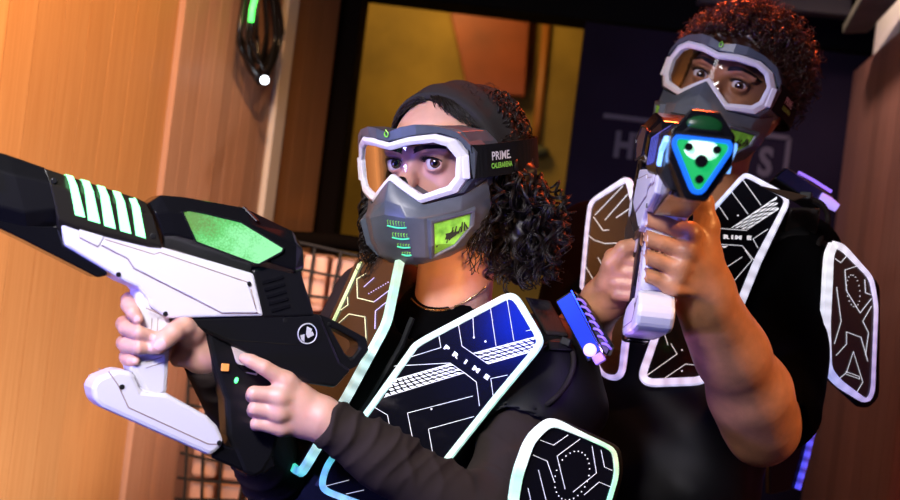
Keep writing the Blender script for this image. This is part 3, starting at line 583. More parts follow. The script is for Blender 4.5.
def build_mask(R, t, label, strap_text):
    root = empty('goggle_mask', matrix=M4(R, t), label=label, cat='mask')
    fo, fi = resamp(OUT), resamp(INN)
    q = lambda p, dy, s=1.0, so=0: np.array([p[0] * s, yc(p[0]) + dy, p[1] + so])
    # white frame
    mb = MB(); mb.loft([[q(p, 0) for p in fo], [q(p, -.0035) for p in [(a * .55 + b * .45) for a, b in zip(fo, fi)]], [q(p, 0) for p in fi], [q(p, .008) for p in fi], [q(p, .008) for p in fo], [q(p, 0) for p in fo]], cap=False)
    mb.f = [f[::-1] for f in mb.f]; fr = mb.build('goggle_frame', FRAMEW, root, local=True, bevel=.0012)
    for s in (1, -1):
        mb = MB(); mb.box((s * .0850, .0425, -.001), [nrm((.75 * s, .66, 0)), nrm((-.66 * s, .75, 0)), (0, 0, 1)], (.0045, .004, .015)); mb.build('frame_clip', FRAMEW, fr, local=True, bevel=.0015)
    # clear lens
    c = np.array([0, .012]); V = []; F = []; n = len(fi); rings = 5
    for k in range(1, rings + 1): V += [np.array([(c + (p - c) * k / rings)[0], yc((c + (p - c) * k / rings)[0]) + .004, (c + (p - c) * k / rings)[1]]) for p in fi]
    V.append(np.array([0, .004, .012]))
    for k in range(rings - 1):
        for i in range(n): j = (i + 1) % n; F.append((k * n + i, (k + 1) * n + i, (k + 1) * n + j, k * n + j))
    F += [(len(V) - 1, i, (i + 1) % n) for i in range(n)]
    mk('lens', V, F, LENS, root, local=True, smooth=True)
    # grey goggle body behind the frame: a tapered collar reaching back to the face, with a raised brow
    def collar(p, k): 
        x, z = p; return x, z
    ring = lambda s, dy, dz, top: [np.array([x * s, yc(x) + dy + (.030 * (abs(x) / .085) ** 2 if dy > .02 else 0), z * s + dz + (top if z > .02 else 0)]) for x, z in fo]
    mb = MB(); mb.loft([ring(.93, .010, 0, 0), ring(1.02, .004, 0, .002), ring(1.06, .010, .001, .006), ring(1.04, .040, 0, .006), ring(.95, .040, 0, .002), ring(.90, .014, 0, 0), ring(.93, .010, 0, 0)], cap=False)
    mb.f = [f[::-1] for f in mb.f]; mb.build('goggle_body', MASKG, root, local=True, bevel=.0015)
    brow = [(0, .036, .047), (.020, .039, .053), (.038, .042, .055), (.062, .043, .051), (.080, .034, .043), (.091, .016, .026)]
    top = [np.array([x, yc(x) - .002, zt]) for x, zb, zt in brow]; bot = [np.array([x, yc(x) - .001, zb]) for x, zb, zt in brow]
    def mir(L): return [np.array([-p[0], p[1], p[2]]) for p in L[:0:-1]] + L
    T, B = mir(top), mir(bot); off = np.array([0, .022, -.002])
    mb = MB(); mb.loft([T, B, [p + off for p in B], [p + off + np.array([0, .012, 0]) for p in T], T], cap=False, closed=False); mb.f += [(0, 11, 22, 33), (10, 43, 32, 21)] if False else []
    bw = mb.build('brow_guard', MASKG, root, local=True, bevel=.0012)
    mb = MB(); mb.tube([np.array([.0029 * math.cos(a), yc(0) - .0040, .0450 + .0033 * math.sin(a) + (.002 if 1.2 < a < 1.9 else 0)]) for a in np.arange(16) * 2 * math.pi / 16], .0009, 5, closed=True); mb.build('brow_emblem', GREENP, bw, local=True)
    # side mounts and strap
    for s in (1, -1):
        mb = MB(); mb.prism([np.array(p) * (s, 1, 1) for p in ((.086, .052, .034), (.0885, .080, .026), (.0885, .082, -.020), (.087, .060, -.026), (.085, .050, -.014))], (-.008 * s, 0, 0)); mb.build('strap_mount', MASKG, root, local=True, bevel=.002)
    hs = [(.0865, .047), (.0930, .070), (.0965, .11), (.0955, .15), (.086, .20), (.060, .242), (.025, .262)]
    L = [np.array([p[0], p[1], .004]) for p in smooth_path([np.array([x, y, 0]) for x, y in hs] + [np.array([-x, y, 0]) for x, y in hs[::-1]], 5)]
    L = np.array(L); cz = L.mean(0); nor = L - cz; nor[:, 2] = 0; nor /= np.linalg.norm(nor, axis=1)[:, None]
    mb = MB(); hh = .0205
    mb.loft([list(L + nor * .0018 + (0, 0, hh)), list(L + nor * .0018 - (0, 0, hh)), list(L - nor * .0008 - (0, 0, hh)), list(L - nor * .0008 + (0, 0, hh)), list(L + nor * .0018 + (0, 0, hh))], cap=False, closed=False); st = mb.build('head_strap', STRAPM, root, local=True, smooth=True, sharp=40)
    sl = np.concatenate([[0], np.cumsum(np.linalg.norm(np.diff(L, axis=0), axis=1))])
    if strap_text:
        for txt, size, s0, z0, mm, squeeze in (('PRIME.', .0150, .058, .0065, TXTW, .92), ('CALERARENA', .0092, .058, -.0055, TXTG, .74)):
            v, f = text_geo(txt, size, .0003); V = []
            for a in v:
                s = s0 + a[0] * squeeze; p = np.array([np.interp(s, sl, L[:, k]) for k in range(3)]); nn = np.array([np.interp(s, sl, nor[:, k]) for k in range(3)]); V.append(p + nn * .0028 + np.array([0, 0, z0 - .006 + a[1] + .004]))
            mk('strap_lettering', V, f, mm, st, local=True)
    # lower face shell
    rows = [[(0, -.003, -.013), (.013, -.001, -.024), (.040, .010, -.045), (.074, .045, -.036), (.0875, .082, -.020)],
            [(0, -.012, -.037), (.020, -.009, -.045), (.042, .004, -.054), (.073, .043, -.047), (.0875, .086, -.038)],
            [(0, -.015, -.054), (.028, -.010, -.058), (.045, .002, -.060), (.073, .041, -.055), (.086, .088, -.050)],
            [(0, -.009, -.084), (.029, -.004, -.086), (.042, .006, -.092), (.066, .043, -.086), (.079, .088, -.074)],
            [(0, .000, -.106), (.025, .003, -.107), (.036, .012, -.109), (.056, .045, -.104), (.069, .088, -.092)],
            [(0, .010, -.119), (.017, .014, -.119), (.024, .022, -.119), (.044, .050, -.113), (.056, .086, -.102)]]
    FR = [[np.array(p) * (-1, 1, 1) for p in r[:0:-1]] + [np.array(p) for p in r] for r in rows]
    mb = MB(); mb.loft(FR, cap=False, closed=False); sh = mb.build('face_shell', MASKG, root, local=True, smooth=True, sharp=22, solid=.003, bevel=.0022)
    G = np.array(rows)
    def S(u, v, s=1):       # u: column 0..4, v: row 0..5
        i = min(int(u), 3); j = min(int(v), 4); a = u - i; b = v - j; p = (1 - b) * ((1 - a) * G[j, i] + a * G[j, i + 1]) + b * ((1 - a) * G[j + 1, i] + a * G[j + 1, i + 1]); return p * (s, 1, 1)
    def SN(u, v, s=1):
        e = .02; n = np.cross(S(u + e, v, s) - S(u - e, v, s), S(u, v + e, s) - S(u, v - e, s)); n = nrm(n); return n if n[1] < 0 or (abs(n[0]) > .5 and n[0] * s > 0) else -n
    for s in (1, -1):
        # raised side vent with a green printed insert
        uv = [(2.06, 2.0), (3.5, 1.75), (3.52, 2.7), (2.95, 3.75), (2.1, 4.6), (2.04, 3.2)]; n = SN(2.5, 2.8, s)
        P0 = [S(u, v, s) for u, v in uv]; cen = sum(P0) / 6; P1 = [cen + (p - cen) * .91 + n * .012 for p in P0]; P2 = [cen + (p - cen) * .76 + n * .0116 for p in P0]; P3 = [cen + (p - cen) * .74 + n * .0090 for p in P0]
        mb = MB(); mb.loft([P0, P1, P2, P3], cap=False); mb.f.append(tuple(range(18, 24)))
        if s < 0: mb.f = [f[::-1] for f in mb.f]
        sv = mb.build('side_vent', MASKG, root, local=True, bevel=.0012)
        P4 = [cen + (p - cen) * .73 + n * .0096 for p in P0]; mb = MB(); mb.add(P4, [tuple(range(6)) if s > 0 else tuple(range(6))[::-1]]); mb.build('green_insert', GREENP, sv, local=True)
        ex = nrm((P4[1] + P4[2]) / 2 - (P4[0] + P4[4]) / 2); ez = nrm(np.cross(n, ex)); ez = ez if ez[2] > 0 else -ez; mb = MB(); c4 = sum(P4) / 6
        w = np.linalg.norm(P4[1] - P4[0]); h = np.linalg.norm(P4[1] - P4[2])
        pt = lambda a, b, d=.0018: c4 + ex * a * w * .5 + ez * b * h * .55 + n * d
        rr = random.Random(3)
        for k in range(11):     # black slanting brush marks
            a = -.92 + k * .18; b0 = rr.uniform(-.9, -.2); b1 = b0 + rr.uniform(.7, 1.4); b1 = min(b1, .95); mb.add([pt(a, b0), pt(a + .11, b0), pt(min(a + .34, .95), b1), pt(min(a + .27, .9), b1)], [(0, 1, 2, 3)])
        mb.add([pt(-.35, -.25, .0022), pt(-.1, -.6, .0022), pt(.25, -.5, .0022), pt(.5, -.1, .0022), pt(.2, .12, .0022), pt(.28, .45, .0022), pt(.02, .3, .0022), pt(-.2, .5, .0022), pt(-.22, .1, .0022)], [tuple(range(9))])
        mb.build('brush_print', DARKVENT, sv, local=True)
        # four breathing slots on the nose plate, toothed green above and a teal lower lip
        for k, v in enumerate((2.42, 2.92, 3.42, 3.9) if s > 0 else ()):
            u0 = .02 + .13 * k; u1 = .96; us = np.linspace(u0, u1, 8); hv = .30 - .03 * k
            bt = [S(u, v + .02 + .05 * math.sin((u - u0) / (u1 - u0) * math.pi), s) for u in us]; n0 = SN(.5, v, s)
            mb = MB(); up = [S(u, v - hv + .05, s) for u in us]; mb.add([p + n0 * .0022 for p in bt + up[::-1]], [tuple(range(16))]); mb.build('breathing_slot', DARKVENT, sh, local=True)
            mb = MB(); mb.ribbon([p + n0 * .0022 for p in bt], n0, .0018, .0022); mb.build('slot_lip', CYANP, sh, local=True)
            mb = MB(); nt = 7 - k
            for i in range(nt):
                u = u0 + (u1 - u0) * (i + .3) / nt; u2 = u + (u1 - u0) * .45 / nt; mb.ribbon([S(u, v - .02, s) + n0 * .0024, S(u, v - hv + .10, s) + n0 * .0024, S(min(u2, .95), v - hv + .08, s) + n0 * .0024], n0, .0011, .0006)
            mb.build('slot_teeth', GREENP, sh, local=True)
        # small cooling notches under the frame
        for i in range(4):
            p = S(1.75 + i * .28, .42, s); nn = SN(1.75 + i * .28, .4, s); mb = MB(); mb.box(p, [nrm(S(2.2, .4, s) - S(1.8, .4, s)), nn, nrm(np.cross(nn, S(2.2, .4, s) - S(1.8, .4, s)))], (.0024, .0012, .0030)); mb.build('notch', DARKVENT, sh, local=True)
        mb = MB(); mb.ribbon([S(1.6, 1.1, s), S(2.4, 1.35, s), S(3.2, 1.3, s), S(3.9, 1.1, s)], [SN(1.6, 1.1, s), SN(2.4, 1.3, s), SN(3.2, 1.3, s), SN(3.8, 1.1, s)], .0035, .0022); mb.build('cheek_rib', MASKG, sh, local=True)
    return root
maskW = build_mask(HWR, HWT, 'grey goggle mask with white frame worn by person in headscarf', True)
maskM = build_mask(HMR, HMT, 'tilted grey goggle mask with white frame worn by red-haired person', True)

# ================================================================== HEADS (in the mask's own frame)
def head_sdf(R, t, neck_w, scale=1.0, neck_r=.05, lid=.0066):
    k = scale; nk = (np.asarray(neck_w) - t) @ R          # neck base in the head's frame
    lo = np.minimum([-.10, .02, -.15], nk - .09); hi = np.maximum([.10, .26, .16], nk + .09); f = SDF(lo, hi, .0019)
    f.ell((0, .140, .015), (.076 * k, .097 * k, .080 * k), k=.01); f.ell((0, .105, -.030), (.062, .060, .082), k=.02)
    f.cap((0, .066, -.088), (0, .085, -.080), .022, .03, .02)
    for s in (1, -1):
        f.cap((s * .030, .070, -.030), (s * .052, .100, -.020), .018, .016, .015); f.cap((s * .020, .078, -.092), (s * .056, .130, -.050), .014, .016, .02)
        f.cap((s * .012, .0455, .0205), (s * .030, .0430, .0250), .0075, .0075, .010); f.cap((s * .030, .0430, .0250), (s * .047, .053, .0200), .0075, .006, .010)
        f.ell((s * .0315, .0405, .0040), (.0170, .0110, .0105), k=.010, op='sub')
        f.ell((s * .076, .140, -.004), (.007, .017, .031), k=.006); f.ell((s * .084, .140, .004), (.005, .009, .017), k=.004, op='sub'); f.ell((s * .074, .132, -.034), (.006, .010, .010), k=.006)
    f.cap((0, .046, .012), (0, .030, -.018), .0085, .0105, .012); f.cap((0, .030, -.018), (0, .018, -.036), .0105, .0125, .008)
    for s in (1, -1):
        f.ell((s * .011, .033, -.036), (.008, .010, .008), k=.006)
        e = np.array([s * .0315, .0525, .0040]); f.ell(e, .0140, k=.004); f.ell(e + (0, -.0130, -.0005), (.0138, .0120, lid), k=.0015, op='sub')
    f.ell((0, .042, -.060), (.024, .010, .005), k=.005); f.ell((0, .043, -.069), (.022, .010, .006), k=.005)
    f.cap((0, .150, -.050), nk, neck_r, neck_r * 1.08, .03)
    V, F = f.mesh(); V = relax(V, F, 2, .4); global HBV; HBV = BVHTree.FromPolygons([tuple(v) for v in V], [tuple(int(i) for i in q) for q in F]); return xf(R, t, V), F
def eyes(R, t, parent, look, lid=.0066):
    def onface(x, z, o=.0004):
        h = HBV.ray_cast(Vector((x, -.05, z)), Vector((0, 1, 0))); return np.array(h[0]) - (0, o, 0) if h[0] is not None and h[0][1] < .075 else None
    for s in (1, -1):
        e = np.array([s * .0315, .0525, .0038]); look = nrm(look); u = nrm(np.cross(look, (0, 0, 1))); w = np.cross(u, look); V = []; F = []; mi = []; rings, seg = 22, 28; r = .0126
        for i in range(rings + 1):
            th = math.pi * i / rings
            for j in range(seg): ph = 2 * math.pi * j / seg; V.append(e + r * (math.cos(th) * look + math.sin(th) * (math.cos(ph) * u + math.sin(ph) * w)))
        for i in range(rings):
            for j in range(seg): F.append((i * seg + j, i * seg + (j + 1) % seg, (i + 1) * seg + (j + 1) % seg, (i + 1) * seg + j)); mi.append(2 if i < 2 else 1 if i < 4 else 0)
        mk('eyeball', xf(R, t, np.array(V)), F, SCLERA, parent, mats=[SCLERA, IRIS, PUPIL], midx=mi, smooth=True)
        mb = MB(); rb = random.Random(5)
        for i in range(230):     # eyebrow hairs lying on the brow
            a = rb.random(); x = .009 + .044 * a; z = .0195 + .0062 * math.sin(.25 + a * 2.3) + rb.uniform(-.0034, .0034) * (1.1 - a * .8); d = np.array([.0075, .0030 - .0055 * a]) * rb.uniform(.7, 1.1)
            L = [onface(s * (x + d[0] * k), z + d[1] * k, .0003 + .0006 * (1 - k)) for k in (0, .5, 1)]
            if any(p is None for p in L): continue
            mb.tube(L, [.00055, .0005, .0002], 4)
        mb.v = list(xf(R, t, np.array(mb.v))); mb.build('eyebrow', LASH, parent)
        mb = MB(); L = []
        for a in np.linspace(-.97, .97, 21):
            p = onface(e[0] + .0134 * a, e[2] + lid * math.sqrt(1 - a * a) * .98 + .0005, .0003)
            if p is not None and (not L or np.linalg.norm(p - L[-1]) < .006): L.append(p)
        if len(L) > 4:
            L = np.array(L); mb.tube(L, .0007, 5); n = len(L)
            for i in range(n * 2 - 1):
                p = L[i // 2] if i % 2 == 0 else (L[i // 2] + L[i // 2 + 1]) / 2; k = (i / (2 * n - 2) - .5) * 2; d = nrm((k * .7, -1, .45)); mb.tube([p, p + d * .0045, p + d * .0075 + (0, 0, .002)], [.00045, .0003, .0001], 3)
            mb.v = list(xf(R, t, np.array(mb.v))); mb.build('eyelashes', LASH, parent)
def finger(f, pts, k=.003): f.chain([(np.asarray(a), r) for a, r in pts], k)
def bvh_of(V, F): return BVHTree.FromPolygons([tuple(v) for v in V], [tuple(int(i) for i in f) for f in F])
def hit(bv, px, py, off=0.0, d=None):
    r = nrm(P(px, py, 1.0)); h = bv.ray_cast(Vector((0, 0, 0)), Vector(r))
    if h[0] is None: return P(px, py, d or 1.7), -r
    n = np.array(h[1]); n = -n if np.dot(n, r) > 0 else n; return np.array(h[0]) + n * off, n
def chain3(*L): return [(np.asarray(p), r) for p, r in L]
def torso_frame(Rs, Ls, D0):
    lr = nrm(Ls - Rs); D = np.asarray(D0, float); D = nrm(D - lr * np.dot(D, lr)); F = nrm(np.cross(lr, D)); F = F if F[1] < 0 else -F; return lr, F, D, (Rs + Ls) / 2
def legs(hip, lrW, parent, foot_dir):
    """trousers and shoes standing on the floor (world frame)"""
    h = W(hip); lw = RW @ lrW; lw[2] = 0; lw = nrm(lw); fd = np.array([*foot_dir, 0.]); fd = nrm(fd)
    f = SDF([h[0] - .35, h[1] - .35, .05], [h[0] + .35, h[1] + .35, h[2] + .22], .012)
    f.ell(h + (0, 0, .02), (.175, .125, .16), k=.03)
    for s in (1, -1):
        f.cap(h + lw * s * .085 - (0, 0, .06), h + lw * s * .10 + fd * .03 - (0, 0, h[2] * .52), .085, .062, .04); f.cap(h + lw * s * .10 + fd * .03 - (0, 0, h[2] * .52), np.array([*(h + lw * s * .11)[:2], .10]), .062, .052, .03)
    V, F = f.mesh(); mk('trousers', Wi(relax(V, F, 2)), F, DENIM, parent, smooth=True)
    for s in (1, -1):
        c = h + lw * s * .11; g = SDF([c[0] - .25, c[1] - .25, -.01], [c[0] + .25, c[1] + .25, .16], .008); a = np.array([c[0], c[1], .045])
        g.cap(a - fd * .05, a + fd * .13, .042, .036, .02); g.cap(a - fd * .02, a - fd * .02 + (0, 0, .07), .046, .05, .03); g.half((0, 0, .004), (0, 0, -1)); V, F = g.mesh(); mk('shoe', Wi(relax(V, F, 2)), F, SHOE, parent, smooth=True)
def curl(mb, path, rad, turns, r, ph, n=40, taper=.5):
    path = smooth_path(path, max(4, n // max(1, len(path) - 1))); N = len(path); s = np.linspace(0, 1, N); t = np.gradient(path, axis=0); t /= np.linalg.norm(t, axis=1)[:, None] + 1e-9
    u = np.cross(t, (.3, -.8, .5)); u /= np.linalg.norm(u, axis=1)[:, None] + 1e-9; w = np.cross(t, u); a = ph + 2 * math.pi * turns * s; rr = (rad * np.minimum(1, s * 5 + .15))[:, None]
    mb.tube(path + rr * (np.cos(a)[:, None] * u + np.sin(a)[:, None] * w), r * (1 - taper * s), 4)

# ================================================================== THE WOMAN
Ls = P(548, 378, 1.64); Rs = P(372, 302, 1.79); lrW_, FW_, DW_, SW_ = torso_frame(Rs, Ls, (-.45, 0, -.89))
neckW = SW_ - DW_ * .035 + FW_ * .005
LHw = gc(322, 419, .050); LEl = P(487, 524, 1.49); RHw = gc(206, 352, -.015); REl = P(278, 478, 1.66)
woman = empty('person', Wi(np.array([*W(SW_ + DW_ * .5)[:2], 0.])), 'person in charcoal headscarf and dark long-sleeved top aiming left', 'person', 'laser tag players')
parts = [head_sdf(HWR, HWT, neckW + DW_ * .06, 1.0, .050)]
# trigger hand: index along the trigger, three fingers folded round the grip
f = SDF(P(228, 450, 1.52) - (.0, .16, .0), P(345, 335, 1.40) + (.0, .14, .02), .0017)
q = lambda px, py, t: gc(px, py, t)
for pts in (chain3((q(285, 381, .046), .0105), (q(264, 367.5, .046), .0088), (q(251, 361, .040), .0079), (q(244.5, 358.5, .034), .0066)),
            chain3((q(279, 396, .050), .0112), (q(254, 393.5, .044), .0086), (q(252.5, 396, .020), .0080), (q(262, 398, .008), .0072)),
            chain3((q(278, 412, .048), .0110), (q(255, 408.5, .041), .0084), (q(253.5, 411, .018), .0078), (q(262, 413, .006), .0070)),
            chain3((q(280, 427, .044), .0100), (q(257, 423.5, .036), .0076), (q(256, 425, .016), .0070), (q(263, 427, .006), .0064))):
    g = None; f.chain(pts, .0016)
for a, r in (((286, 383, .045), .0115), ((281, 397, .047), .0120), ((281, 412, .045), .0115), ((284, 426, .042), .0100)): f.cap(q(*a), q(312, 414, .044), r, .017, .010)
for a in ((286, 384, .049), (280, 398, .053), (280, 413, .051)): f.ell(q(*a), .0095, k=.008)
f.cap(q(300, 400, .042), q(304, 424, .040), .014, .014, .02); f.cap(q(312, 416, .044), LHw, .019, .0235, .015); f.cap(LHw, LHw + (LEl - LHw) * .35, .0235, .028, .01)
f.chain(chain3((q(305, 400, .030), .015), (q(285, 386, -.004), .012), (q(262, 380, -.026), .0095)), .008)
V, F = f.mesh(); parts.append((relax(V, F, 2, .35), F))
# front-grip hand: comes from the far side, fingertips and thumb lie on the near face
f = SDF(P(112, 372, 1.47) - (0, .16, .02), P(250, 285, 1.47) + (.0, .22, .02), .0017)
for pts in (chain3((q(166, 308, -.046), .0105), (q(129, 300, -.020), .0090), (q(128.5, 305, .006), .0086), (q(133, 312, .021), .0080), (q(138, 319, .0255), .0068)),
            chain3((q(168, 324, -.046), .0108), (q(124, 324, -.018), .0092), (q(126, 328, .008), .0088), (q(139, 333, .0265), .0082), (q(153, 337, .0275), .0070)),
            chain3((q(170, 338, -.046), .0105), (q(124, 343, -.018), .0090), (q(126, 345, .008), .0086), (q(139, 347.5, .0260), .0080), (q(152, 348, .0270), .0068)),
            chain3((q(172, 350, -.044), .0095), (q(126, 357, -.016), .0078), (q(127, 359, .004), .0074), (q(131, 360.5, .014), .0068), (q(135.5, 361, .019), .0058))):
    f.chain(pts, .0016)
for a in ((166, 309, -.046), (168, 324, -.048), (170, 338, -.048), (172, 350, -.044)): f.cap(q(*a), q(200, 346, -.03), .011, .018, .012)
f.chain(chain3((q(201, 347, -.016), .0185), (q(191, 331, .006), .0150), (q(183, 327, .018), .0122), (q(173, 333, .0295), .0102), (q(164, 341, .0325), .0096), (q(158.5, 346.5, .0325), .0080)), .006)
f.cap(q(202, 352, -.015), q(178, 359, -.012), .017, .0095, .01); f.cap(q(196, 344, -.020), RHw, .02, .0235, .015); f.cap(RHw, RHw + (REl - RHw) * .35, .0235, .028, .01)
V, F = f.mesh(); parts.append((relax(V, F, 2, .35), F))
f = SDF(np.minimum.reduce([Ls, Rs, SW_ + DW_ * .6]) - .2, np.maximum.reduce([Ls, Rs, SW_]) + .2, .010)       # trunk and upper arms, under the clothes
TR = np.stack([lrW_, FW_, DW_], 1)
f.box(SW_ + DW_ * .20 + FW_ * .01, (.125, .085, .22), TR, .08); f.box(SW_ + DW_ * .45, (.13, .09, .12), TR, .08, .05); f.cap(Rs, Ls, .045, .045, .03)
f.cap(Ls, LEl, .042, .036, .02); f.cap(Rs, REl, .042, .036, .02)
f.cap(LEl, LHw + (LEl - LHw) * .25, .035, .026, .02); f.cap(REl, RHw + (REl - RHw) * .25, .035, .026, .02)
parts.append(f.mesh())
V, F = join(parts); nails = [(q(160, 345, .041), .0085), (q(137, 318.5, .032), .0048), (q(152, 337, .0335), .0048), (q(150.5, 348, .033), .0046), (q(134.5, 361, .024), .0040)]
fc = V[F].mean(1); midx = np.zeros(len(F), int)
for c, r in nails: midx[np.linalg.norm(fc - c, axis=1) < r * .78] = 1
bvB = bvh_of(V, F); bodyW = mk('body', V, F, SKINF, woman, smooth=True, mats=[SKINF, NAIL], midx=midx)
eyes(HWR, HWT, woman, nrm(HWR.T @ nrm(-HWT + np.array([-.22, 0, .06])) ))
# long-sleeved dark top
parts = []
f = SDF(np.minimum(LHw, LEl) - .09, np.maximum(LHw, LEl) + .09, .003); ax = nrm(LEl - LHw)
f.cap(LHw - ax * .03, LHw + ax * .09, .0275, .034, .01); f.cap(LHw + ax * .08, LEl, .034, .046, .02); f.cap(LEl, LEl + nrm(Ls - LEl) * .10, .047, .050, .02); f.half(LHw + ax * .004, -ax)
V, F = f.mesh(); V = folds(V, normals(V, F), LHw, LHw + ax * .17, .022, .0042, .5, 1.7); V = folds(V, normals(V, F), LHw + ax * .10, LEl, .036, .0034, 2.0, 1.1); parts.append((relax(V, F, 1), F))
f = SDF(np.minimum(LEl, Ls) - .09, np.maximum(LEl, Ls) + .09, .005); f.cap(LEl, Ls, .047, .056, .02); V, F = f.mesh(); V = folds(V, normals(V, F), LEl, Ls, .050, .0030, .3, .8); parts.append((V, F))
f = SDF(np.minimum(RHw, REl) - .09, np.maximum(RHw, REl) + .09, .005); ax = nrm(REl - RHw); f.cap(RHw - ax * .03, REl, .029, .048, .02); f.half(RHw + ax * .006, -ax); V, F = f.mesh(); V = folds(V, normals(V, F), RHw, REl, .036, .003, 1.0, 1.5); parts.append((V, F))
f = SDF(np.minimum(REl, Rs) - .09, np.maximum(REl, Rs) + .09, .006); f.cap(REl, Rs, .048, .058, .02); V, F = f.mesh(); V = folds(V, normals(V, F), REl, Rs, .05, .003); parts.append((V, F))
f = SDF(np.minimum.reduce([Ls, Rs, SW_ + DW_ * .6]) - .2, np.maximum.reduce([Ls, Rs, SW_]) + .2, .008)
f.box(SW_ + DW_ * .21 + FW_ * .01, (.135, .095, .23), TR, .085); f.box(SW_ + DW_ * .46, (.14, .10, .12), TR, .09, .05); f.cap(Rs, Ls, .054, .054, .03); f.cap(neckW - DW_ * -.01, neckW + DW_ * .06, .066, .08, .04); f.cap(neckW - DW_ * .14, neckW + DW_ * .02, .060, .058, .006, 'sub')
V, F = f.mesh(); bvS = bvh_of(V, F); mk('undershirt', V, F, TEE, woman, smooth=True); V, F = join(parts); mk('long_sleeved_top', V, F, SHIRT, woman, smooth=True)
legs(SW_ + DW_ * .52, lrW_, woman, (-.35, -.6))
# headscarf: a cloth shell over the crown between a front and a back edge
f = SDF([-.12, .0, -.06], [.12, .29, .17], .003); f.ell((0, .142, .016), (.0895, .110, .0900), k=.01); f.half((0, .084, .092), nrm((0, -.90, -.30))); f.half((0, .205, .030), nrm((0, .93, -.42))); f.half((0, .14, .012), (0, 0, -1))
V, F = f.mesh(); N = normals(V, F); a = np.arctan2(V[:, 2] - .02, V[:, 0] + .10); V = V + N * (.0022 * np.sin(V[:, 1] * 150 + 3 * np.sin(V[:, 0] * 22) + V[:, 2] * 40) * np.clip((V[:, 1] - .07) * 9, 0, 1))[:, None]
mk('headscarf', xf(HWR, HWT, relax(V, F, 1)), F, SCARF, woman, smooth=True, sharp=60)
# hair: dark core plus separate curling locks
hp = lambda az, el, s=1.0: np.array([0, .142, .015]) + s * np.array([.081 * math.sin(az) * math.cos(el), -.101 * math.cos(az) * math.cos(el), .083 * math.sin(el)])
mb = MB(); rh = random.Random(11); H = lambda p: xf(HWR, HWT, p); D2 = math.radians
f = SDF([-.13, .03, -.14], [.13, .30, .15], .004); f.ell((0, .150, .016), (.083, .098, .082), k=.01); f.half((0, .098, .05), nrm((0, -.92, -.38)))
V, F = f.mesh(); mb.add(list(H(V)), F)
f = SDF(P(450, 300, 1.5) - (.05, .05, .05), P(590, 120, 1.78) + (.03, .05, .05), .005)
f.cap(P(505, 165, 1.66), P(522, 222, 1.66), .035, .045, .02); f.cap(P(522, 222, 1.66), P(518, 262, 1.65), .045, .028, .02); V, F = f.mesh(); V = lattice(V, normals(V, F), .006, 140); mb.add(list(V), F)
for i in range(95):      # the loose mass on the side nearer the camera
    x0 = rh.uniform(484, 530); y0 = 140 + abs(x0 - 500) * .25 + rh.uniform(16, 42); edge = rh.random(); d0 = 1.66 + rh.uniform(-.06, .07)
    x1 = 474 + 98 * edge + rh.uniform(-4, 4); y1 = 262 + 24 * math.sin(edge * 3.0) + rh.uniform(-30, 5) - (20 if edge > .85 else 0); xm = x0 + (x1 - x0) * .5 + 16 * edge + rh.uniform(-6, 6); ym = (y0 + y1) / 2 - 8 * edge
    d1 = 1.64 + rh.uniform(-.085, .06)
    cr, ct, cp, dm = rh.uniform(.0045, .0095), rh.uniform(2.8, 5.2), rh.uniform(0, 6.28), d0 + rh.uniform(-.035, .0)
    for j in range(5):      # strands that curl together as one ringlet
        w = lambda k: np.array([rh.uniform(-k, k), rh.uniform(-k, k), rh.uniform(-k, k)])
        curl(mb, [P(x0, y0, d0) + w(.002), P(xm, ym, dm) + w(.0016), P(x1, y1, d1) + w(.0030)], cr * rh.uniform(.85, 1.1), ct, rh.uniform(.0008, .0015), cp + rh.uniform(-.35, .35), 50)
for i in range(34):      # locks in front of the ear
    x0 = rh.uniform(474, 492); curl(mb, [P(x0, 170, 1.615), P(x0 + rh.uniform(-6, 3), 205, 1.59), P(x0 + rh.uniform(-12, 2), rh.uniform(235, 275), 1.585)], rh.uniform(.002, .004), rh.uniform(3, 6), rh.uniform(.0008, .0014), rh.uniform(0, 6.28), 44)
for i in range(70):      # locks behind the far cheek
    x0 = rh.uniform(364, 380); curl(mb, [P(x0 + 6, rh.uniform(150, 190), 1.66), P(x0 + rh.uniform(-5, 0), 220, 1.645), P(rh.uniform(358, 388), rh.uniform(240, 282), 1.625)], rh.uniform(.003, .006), rh.uniform(3, 6), rh.uniform(.0009, .0016), rh.uniform(0, 6.28), 44)
for i in range(420):      # hairline below the scarf, sweeping to both temples
    sd = 1 if i % 2 else -1; a0 = D2(rh.uniform(0, 55)) * sd; e0 = D2(rh.uniform(52, 72)); a1 = a0 * 1.05 + sd * D2(rh.uniform(14, 36)); aa = abs(math.degrees(a1)); e1 = D2(max(8, 47 - max(0, aa - 24) * .7 + rh.uniform(-4, 5)))
    curl(mb, [H(hp(a0, e0, 1.00)), H(hp((a0 + a1) / 2, (e0 + e1) / 2 + .08, 1.05)), H(hp(a1, e1, 1.015 + rh.uniform(0, .03)))], rh.uniform(.0008, .0022), rh.uniform(.6, 2.2), rh.uniform(.0006, .0011), rh.uniform(0, 6.28), 26)
for i in range(150):      # crown behind the scarf
    a0 = D2(rh.uniform(80, 280)); e0 = D2(rh.uniform(25, 62)); curl(mb, [H(hp(a0, e0, 1.06)), H(hp(a0 + .1, e0 - .25, 1.13)), H(hp(a0 + rh.uniform(-.2, .3), e0 - .55, 1.10))], rh.uniform(.003, .006), rh.uniform(2, 4), rh.uniform(.0010, .0018), rh.uniform(0, 6.28), 26)
for i in range(40):      # stray single hairs
    a0 = D2(rh.uniform(60, 200)); e0 = D2(rh.uniform(45, 70)); curl(mb, [H(hp(a0, e0, 1.0)), H(hp(a0, e0 - .1, 1.12)), H(hp(a0 + rh.uniform(-.2, .2), e0 - .25, 1.16 + rh.uniform(0, .08)))], .003, 2, .00035, rh.uniform(0, 6), 18)
